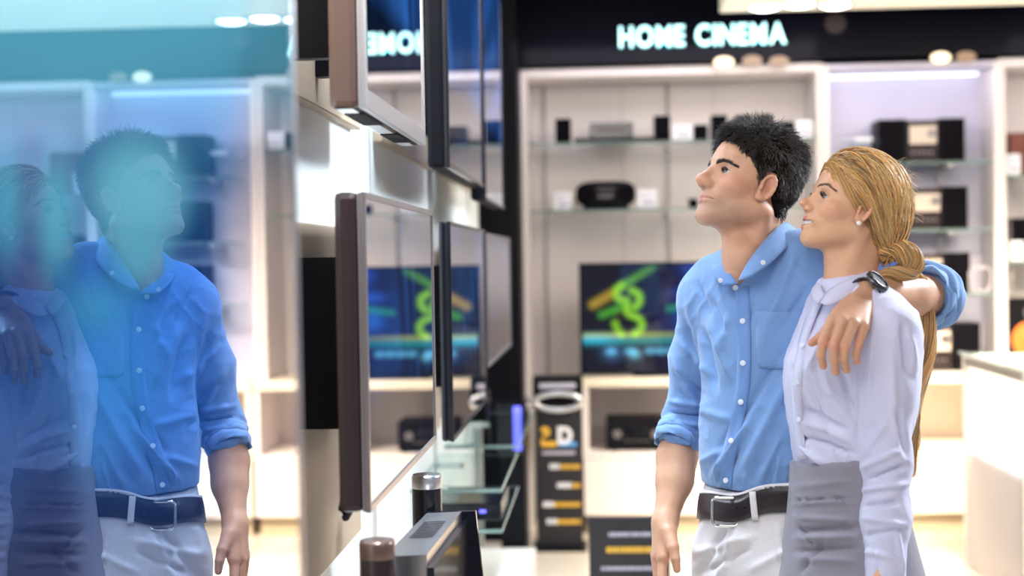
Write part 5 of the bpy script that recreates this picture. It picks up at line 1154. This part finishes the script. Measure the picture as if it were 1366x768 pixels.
V = creases(V, N, pxl([(1060, 510, 1085, 610, 8, 5), (1075, 500, 1110, 600, 9, -5), (1100, 505, 1130, 560, 10, 4), (1070, 560, 1140, 590, 8, 5), (1065, 580, 1140, 605, 6, -6), (1120, 480, 1140, 560, 7, -6), (1085, 600, 1095, 620, 4, 4), (1110, 598, 1116, 618, 4, -4), (1128, 595, 1132, 615, 4, 4),
    (1090, 400, 1065, 470, 7, 4), (1072, 430, 1058, 500, 7, -5), (1100, 440, 1075, 500, 8, 4), (1095, 520, 1140, 530, 9, 3), (1070, 545, 1130, 575, 8, -4), (1065, 592, 1100, 618, 6, 5), (1085, 470, 1100, 540, 9, -4)], 2.87))
V = creases(V, N, pxl([(1150, 480, 1145, 600, 8, -4), (1165, 440, 1160, 520, 8, 5), (1205, 430, 1212, 500, 9, -5), (1215, 450, 1222, 500, 8, 4), (1190, 470, 1195, 590, 9, 3.5), (1150, 625, 1200, 600, 7, 6), (1155, 640, 1210, 620, 6, -7), (1150, 655, 1210, 645, 6, 6), (1150, 675, 1200, 668, 6, -6), (1148, 690, 1208, 700, 6, 5), (1150, 715, 1205, 705, 6, -5), (1150, 735, 1200, 745, 6, 5), (1195, 700, 1205, 768, 6, 4), (1165, 730, 1172, 780, 5, -4), (1150, 610, 1185, 560, 8, 4), (1195, 540, 1210, 610, 7, -4)], 2.82))
V = relax(V, F, 1)
blouse = np_mesh('blouse', V, F, M['blouse'], woman, inv=wi); ctBl = Caster([blouse])
s_rings = rg([(1150, 1020, .150, .135, 66), (1146, 900, .176, .150, 66), (1140, 820, .178, .146, 66), (1134, 768, .170, .134, 66), (1131, 720, .152, .120, 66), (1129, 680, .136, .110, 66), (1128, 640, .128, .104, 66), (1129, 590, .127, .104, 66)], WZ)
def skirt_f(P): return np.maximum(loft(P, s_rings), P[:, 2]-at(1100, 620, 2.87)[2]-.16*((P-at(1100, 620, 2.87))@rt))
lo, hi = bbox([r_[0] for r_ in s_rings], .22); V, F = surfnet(skirt_f, lo, hi, .005); V = relax(V, F, 1); N = normals(V, F)
V = creases(V, N, pxl([(1055, 668, 1140, 664, 2.2, -4), (1055, 672, 1140, 668, 4, 3), (1062, 708, 1145, 704, 7, -5), (1060, 718, 1145, 716, 7, 5), (1060, 735, 1145, 730, 6, -5), (1065, 745, 1140, 748, 7, 4), (1062, 700, 1085, 730, 6, -4), (1058, 650, 1140, 640, 7, 2), (1060, 690, 1140, 694, 6, 3), (1065, 765, 1100, 720, 8, -4)], 2.87))
skirt = np_mesh('skirt', V, F, M['skirt'], woman, inv=wi)
Gd = decal(ctBl, [(1096, 396), (1080, 430), (1068, 470), (1064, 520), (1066, 570), (1072, 612)], 11, 30, .0028, 3); sheet('placket', Gd, .003, M['blouse'], blouse, wi)
for x, y in ((1089, 413), (1072, 462), (1066, 510), (1067, 560)):
    h, nn = ctBl.px(x, y)
    if h is not None: disc('button', h+nn*.005, nn, .0048, .0012, M['button'], blouse, wi, 14, .1)
wing('collar', [at(*p) for p in ((1168, 362, 3.03), (1166, 358, 2.985), (1160, 361, 2.945), (1146, 366, 2.918), (1128, 374, 2.905), (1112, 382, 2.905), (1101, 392, 2.91))],
     [at(*p) for p in ((1178, 375, 3.04), (1176, 374, 2.985), (1168, 380, 2.930), (1150, 388, 2.895), (1130, 398, 2.880), (1104, 409, 2.870), (1094, 404, 2.885))], M['blouse'], blouse, wi, .006)
wing('collar', [at(*p) for p in ((1168, 362, 3.03), (1140, 368, 3.05), (1112, 370, 3.035), (1098, 374, 3.00), (1095, 380, 2.96), (1097, 388, 2.93), (1101, 392, 2.915))],
     [at(*p) for p in ((1178, 375, 3.04), (1138, 380, 3.07), (1102, 382, 3.055), (1087, 380, 3.01), (1082, 388, 2.965), (1084, 400, 2.925), (1091, 405, 2.905))], M['blouse'], blouse, wi, .004)
def w_neck(P):
    L = toL(P, oW, HW, SW); d = head_sdf(L, True)*SW; nb = oW+HW.T@A3(0, -.030, -.035)*SW
    n_ = cap(P, nb, nkW+A3(0, 0, -.02), .044, .047); n_ = smin(n_, cap(P, oW+HW.T@A3(0, .030, -.080)*SW, nkW+fdW*.025+A3(0, 0, -.02), .016, .022), .03); n_ = smin(n_, cap(P, oW+HW.T@A3(.05, -.015, -.05)*SW, nkW+fdW*.038+A3(0, 0, -.03), .010, .010), .02)
    return smin(smin(d, n_, .020), chain(P, [nkW+A3(0, 0, -.10), nkW+A3(0, 0, -.03)], [.070, .044], .03), .04)
lo, hi = bbox([oW, nkW], .01); lo -= A3(.15, .14, .09); hi += A3(.12, .13, .14)
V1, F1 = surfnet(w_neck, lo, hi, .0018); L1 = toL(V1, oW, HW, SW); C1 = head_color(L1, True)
FW_ = [fg([(1172, 800, 2.79), (1170, 835, 2.775), (1172, 855, 2.78), (1175, 870, 2.785)], [.0090, .0078, .0070, .0060]), fg([(1180, 802, 2.80), (1179, 840, 2.79), (1181, 860, 2.79), (1184, 876, 2.795)], [.0092, .0080, .0072, .0062]),
       fg([(1189, 801, 2.81), (1189, 836, 2.80), (1190, 855, 2.80), (1192, 870, 2.805)], [.0090, .0078, .0070, .0060]), fg([(1197, 798, 2.82), (1199, 825, 2.815), (1200, 840, 2.815), (1201, 852, 2.82)], [.0080, .0070, .0062, .0055]), fg([(1176, 765, 2.80), (1163, 785, 2.785), (1158, 802, 2.78), (1157, 818, 2.78)], [.013, .0095, .0085, .0068])]
PW_ = [(wwL+A3(0, 0, -.015), at(1173+8*k, 797, 2.79+.01*k), .018, .0105) for k in range(4)]
lo, hi = bbox([weL, at(1180, 880, 2.79), wwL], .05); V2, F2 = surfnet(lambda P: arm_hand(P, [weL, at(1181, 700, 2.835), wwL+A3(0, 0, -.01)], [.026, .022, .019], FW_, PW_), lo, hi, .0024)
off_ = (wwR-wwL); FWr = [([p+off_*1.0+A3(0, 0, -.02) for p in f[0]], f[1]) for f in FW_]; PWr = [(a+off_+A3(0, 0, -.02), b+off_+A3(0, 0, -.02), r1, r2) for a, b, r1, r2 in PW_]
lo, hi = bbox([weR, at(1180, 880, 2.79)+off_, wwR], .06); V5, F5 = surfnet(lambda P: arm_hand(P, [weR, wwR, wwR+A3(0, 0, -.03)], [.030, .024, .020], FWr, PWr), lo, hi, .003)
wxW = A3(math.cos(YAW-math.radians(66)), math.sin(YAW-math.radians(66)), 0); bW_ = at(1135, 768, WZ); womF = (flatten(bW_-wxW*.085, 0), flatten(bW_+wxW*.075+fdW*.03, 0))
def w_legs(P):
    d = np.minimum(skirt_f(P)+.026, loft(P, w_rings)+.026)
    for s, ft in ((-1, womF[0]), (1, womF[1])):
        h_ = at(1136, 800, WZ)+wxW*.078*s; k_ = (h_+ft)/2; k_[2] = .50; d = smin(d, chain(P, [h_, k_, flatten(ft, .30)-fdW*.015, flatten(ft, .12), flatten(ft, .07)+fdW*.03, flatten(ft, .03)+fdW*.14], [.085, .055, .050, .034, .036, .026], .03), .03)
    return d
lo, hi = bbox([flatten(bW_, 0), nkW+A3(0, 0, -.06), womF[0], womF[1]], .20); lo[2] = -.01; hi[2] = nkW[2]-.02; V4, F4 = surfnet(w_legs, lo, hi, .010)
skW = A3(.66, .38, .25); Vb, Fb, Cb = joinmesh([(V1, F1, C1), (V2, F2, limbcol(V2, [], skW)), (V5, F5, limbcol(V5, [], skW)), (V4, F4, limbcol(V4, [], skW))])
np_mesh('body', Vb, Fb, M['skin'], woman, col=Cb, inv=wi)
for ft in womF:
    lo, hi = bbox([ft], .22); lo[2] = -.004; hi[2] = .12
    def pump(P): sd = A3(-fdW[1], fdW[0], 0); q = np.stack([(P-ft)@sd, (P-ft)@fdW, P[:, 2]], 1); d = smin(ell(q, (0, .13, .022), (.038, .065, .026)), cap(q, (0, .10, .030), (0, -.02, .075), .030, .034), .03); d = smax(d, -cap(q, (0, .07, .085), (0, -.02, .13), .030, .034), .006); d = smin(d, cap(q, (0, -.035, .06), (0, -.042, .004), .018, .007), .01); return np.maximum(d, .001-q[:, 2])
    V, F = surfnet(pump, lo, hi, .004); np_mesh('shoe', V, F, M['black_gloss'], woman, inv=wi)
hsw = lambda L: head_sdf(L, True)
eyes(oW, HW, SW, woman, wi, 'iris_blue', HW.T@A3(.12, 1, .12))
brows(hsw, oW, HW, SW, woman, wi, A3(.16, .085, .045), M['hair_blond'], 200, [(.011, .098, .0250), (.024, .093, .0300), (.038, .083, .0310), (.049, .070, .0235)], .0009, .006)
lashes(hsw, oW, HW, SW, woman, wi, A3(.012, .008, .008), M['hair_dark'], 60, .0095)
# teeth
V = []; F = []
for i in range(10):
    t = (i-4.5)*.155; x, y = .021*math.sin(t)*1.25, .0725+.0245*math.cos(t); k = len(V); w_ = .0030 if 3 <= i <= 6 else .0026
    tx_, ty_ = math.cos(t), -math.sin(t)
    for z_ in (-.0595+.0008*abs(i-4.5)*.5, -.049):
        for sx_, sy_ in ((-1, -1), (1, -1), (1, 1), (-1, 1)): V.append(oW+HW.T@A3(x+tx_*w_*sx_*.5-ty_*0*sy_, y+ty_*w_*sx_*.5+.0018*sy_, z_)*SW-wi)
    F += [tuple(j+k for j in f) for f in BF]
tt = mk('teeth', V, F, M['tooth'], woman, bevel=.0005); tt['kind'] = 'stuff'
disc('earring', oW+HW.T@A3(.0835, .0125, -.0345)*SW, HW[0]*.9-fw*.4, .0052, .004, M['pearl'], woman, wi, 20, .5)
# hair: shell + strands combed to the nape
HLW = np.array([(.125, .088), (.098, .082), (.090, .068), (.078, .048), (.062, .030), (.045, .020), (.030, .014), (.012, .006), (.002, -.004), (-.010, -.018), (-.020, -.034), (-.034, -.052), (-.055, -.066), (-.13, -.070)])
cran = lambda L: smin(ell(mir(L), (0, -.004, .044), (.0765, .0965, .083)), ell(mir(L), (0, -.040, -.020), (.052, .046, .060)), .03)
TIE = A3(.030, -.088, -.066)
def hair_shell_w(L):
    m_ = np.clip(hmask(L, HLW)/.012, -1, 1); th = .003+.005*np.clip((L[:, 2]+.02)/.1, 0, 1)+.008*np.exp(-(((L-A3(0, -.09, .03))/A3(.08, .05, .06))**2).sum(1)); return cran(L)-np.where(m_ > 0, th*np.sqrt(np.abs(m_)), m_*.02)
V, F = surfnet(hair_shell_w, A3(-.105, -.14, -.10), A3(.105, .125, .155), .0028); V = oW+(V@HW)*SW
mat('hair_base', (.34, .18, .055), .9, spec=.05)
hairw = np_mesh('hair', V, F, M['hair_base'], woman, col=np.tile(A3(.30, .155, .045), (len(V), 1)), inv=wi)
def blond(n, P=None):
    c = np.tile(A3(.92, .51, .16), (n, 1))*rng.uniform(.42, 1.2, (n, 1)); k = rng.random(n) < .26; c[k] = A3(.72, .50, .24)*rng.uniform(.8, 1.1, (k.sum(), 1)); k = rng.random(n) < .12; c[k] = A3(.30, .15, .05); return c
pr, gr = scalp_roots(8200, hsw, HLW); p2_, g2_ = scalp_roots(26000, hsw, HLW); k = (hmask(p2_, HLW) < .014) & (p2_[:, 1] > -.03); pr = np.concatenate([pr, p2_[k][:2600]]); gr = np.concatenate([gr, g2_[k][:2600]]); n = len(pr); lay = rng.uniform(.006, .017, n)+.008*np.exp(-(((pr-A3(0, -.09, .03))/A3(.08, .05, .06))**2).sum(1))
lay *= np.clip(.35+hmask(pr, HLW)/.03, .35, 1)
tgt = TIE+rng.normal(size=(n, 3))*A3(.010, .006, .010)
pw = oW+((pr+gr*.003)@HW)*SW
def aim(Lp): d_ = tgt-Lp; return d_/np.linalg.norm(d_, axis=1, keepdims=True)
curf = nz(pr, 60)[:, None]*A3(.1, 0, .25)
def pushw(p, i):
    L = (p-oW)@HW.T/SW; dd = cran(L); need = np.maximum(lay*min(1, .3+i*.16)-dd, 0); e = 1e-3; g = np.stack([cran(L+np.eye(3)[k]*e)-dd for k in range(3)], 1)/e; g /= np.maximum(np.linalg.norm(g, axis=1, keepdims=True), 1e-6); L = L+g*need[:, None]; return oW+(L@HW)*SW
def flW(p, d_, i):
    L = (p-oW)@HW.T/SW; dist = np.linalg.norm(tgt-L, axis=1, keepdims=True); a_ = aim(L)+curf*np.clip(dist/.08, 0, 1)*(1-i/20)+A3(0, -.55, .0)*np.clip(1-i/9, 0, 1); a_ /= np.linalg.norm(a_, axis=1, keepdims=True); v = (a_@HW)*.75+d_*.25; v /= np.linalg.norm(v, axis=1, keepdims=True); return v*np.clip(dist/.012, .02, 1)
d0 = (aim(pr)*.7+A3(0, -.6, .25)+gr*.5); d0 /= np.linalg.norm(d0, axis=1, keepdims=True)
st = strands('hair_strands', pw, d0@HW, flW, 22, .0098, M['hair_blond'], blond(n), hairw, wi, .0008, .0006, push=pushw); tag(st, kind='stuff')
# fly-aways at the back
pr, gr = scalp_roots(700, hsw, HLW); k = pr[:, 1] < -.01; pr, gr = pr[k], gr[k]; n = len(pr); d0 = gr*.8+A3(0, -.8, -.3)+rng.normal(size=(n, 3))*.5; d0 /= np.linalg.norm(d0, axis=1, keepdims=True)
def fly(p, d_, i): d2 = d_+rng.normal(size=d_.shape)*.25-up*.12; return d2/np.linalg.norm(d2, axis=1, keepdims=True)
tag(strands('loose_strands', oW+((pr+gr*.010)@HW)*SW, d0@HW, fly, 8, .004, M['hair_blond'], np.tile(A3(.75, .58, .34), (n, 1)), hairw, wi, .0003, .00015, lens=rng.uniform(.015, .045, n)), kind='stuff')
# coiled bun and tail: bundles of strands along a path
def bundle(name, path, R, n, parent, twist=1.0, m=30, wave=0, spread=0.0, rad=.0008, colf=blond):
    C = spline(path, m); T = np.gradient(C, axis=0); T /= np.linalg.norm(T, axis=1, keepdims=True); s = np.cross(T, fw); s /= np.linalg.norm(s, axis=1, keepdims=True); q = np.cross(T, s); R = np.interp(np.linspace(0, 1, m), np.linspace(0, 1, len(R)), R)
    th = rng.uniform(0, 2*math.pi, n); rr = np.sqrt(rng.uniform(.25, 1, n)); tw = twist*2*math.pi*np.linspace(0, 1, m)
    A_ = th[:, None]+tw[None]+rng.normal(size=(n, 1))*.2; sc = R[None]*rr[:, None]*(1+.12*np.sin(np.linspace(0, 9, m)[None]+th[:, None]*3)); 
    P = C[None]+s[None]*(np.cos(A_)*sc)[..., None]+q[None]*(np.sin(A_)*sc)[..., None]+s[None]*(wave*np.sin(np.linspace(0, 16, m)))[None, :, None]
    fr = rng.normal(size=(n, 1, 3))*spread*np.linspace(0, 1, m)[None, :, None]**2; P = P+fr
    Tt = np.gradient(P, axis=1); Tt /= np.maximum(np.linalg.norm(Tt, axis=2, keepdims=True), 1e-9); ref = np.tile(rng.normal(size=(n, 1, 3)), (1, m, 1)); a_ = np.cross(Tt, ref); a_ /= np.maximum(np.linalg.norm(a_, axis=2, keepdims=True), 1e-9); b_ = np.cross(Tt, a_)
    rr_ = (rad*np.clip(1.3-np.linspace(0, 1, m)**3, .3, 1))[None, :, None]; V = np.stack([P+rr_*(a_*math.cos(x)+b_*math.sin(x)) for x in (0, 2.094, 4.189)], 2).reshape(-1, 3)
    b = (np.arange(n)[:, None]*m+np.arange(m-1)[None])[..., None]*3; F = np.concatenate([np.stack([b[..., 0]+k, b[..., 0]+(k+1) % 3, b[..., 0]+3+(k+1) % 3, b[..., 0]+3+k], -1).reshape(-1, 4) for k in range(3)])
    return np_mesh(name, V, F, M['hair_blond'], parent, col=np.repeat(colf(n), m*3, 0), inv=wi)
tw0 = oW+(HW.T@TIE)*SW
bun = bundle('bun', [tw0+up*.012, at(1172, 338, 2.96), at(1192, 332, 2.95), at(1214, 342, 2.95), at(1219, 358, 2.96), at(1200, 364, 2.955), at(1180, 366, 2.95), at(1172, 372, 2.955)], [.012, .017, .022, .024, .022, .018, .014, .010], 700, hairw, 1.2, 34)
tag(bun, kind='stuff')
tl_ = bundle('ponytail', [at(1205, 360, 2.99), at(1232, 385, 3.07), at(1238, 430, 3.07), at(1232, 480, 3.03), at(1222, 530, 2.99), at(1214, 570, 2.95), at(1211, 610, 2.94), at(1214, 632, 2.94)], [.012, .016, .019, .018, .016, .013, .009, .003], 620, hairw, .6, 44, .004, .006); tag(tl_, kind='stuff')
tie = tube('hair_tie', [tw0+(np.cross(HW[2], HW[1])*math.cos(t)*.016+HW[2]*math.sin(t)*.016)-wi for t in np.linspace(0, 2*math.pi, 20, endpoint=False)], .004, M['black'], hairw, 8, True)
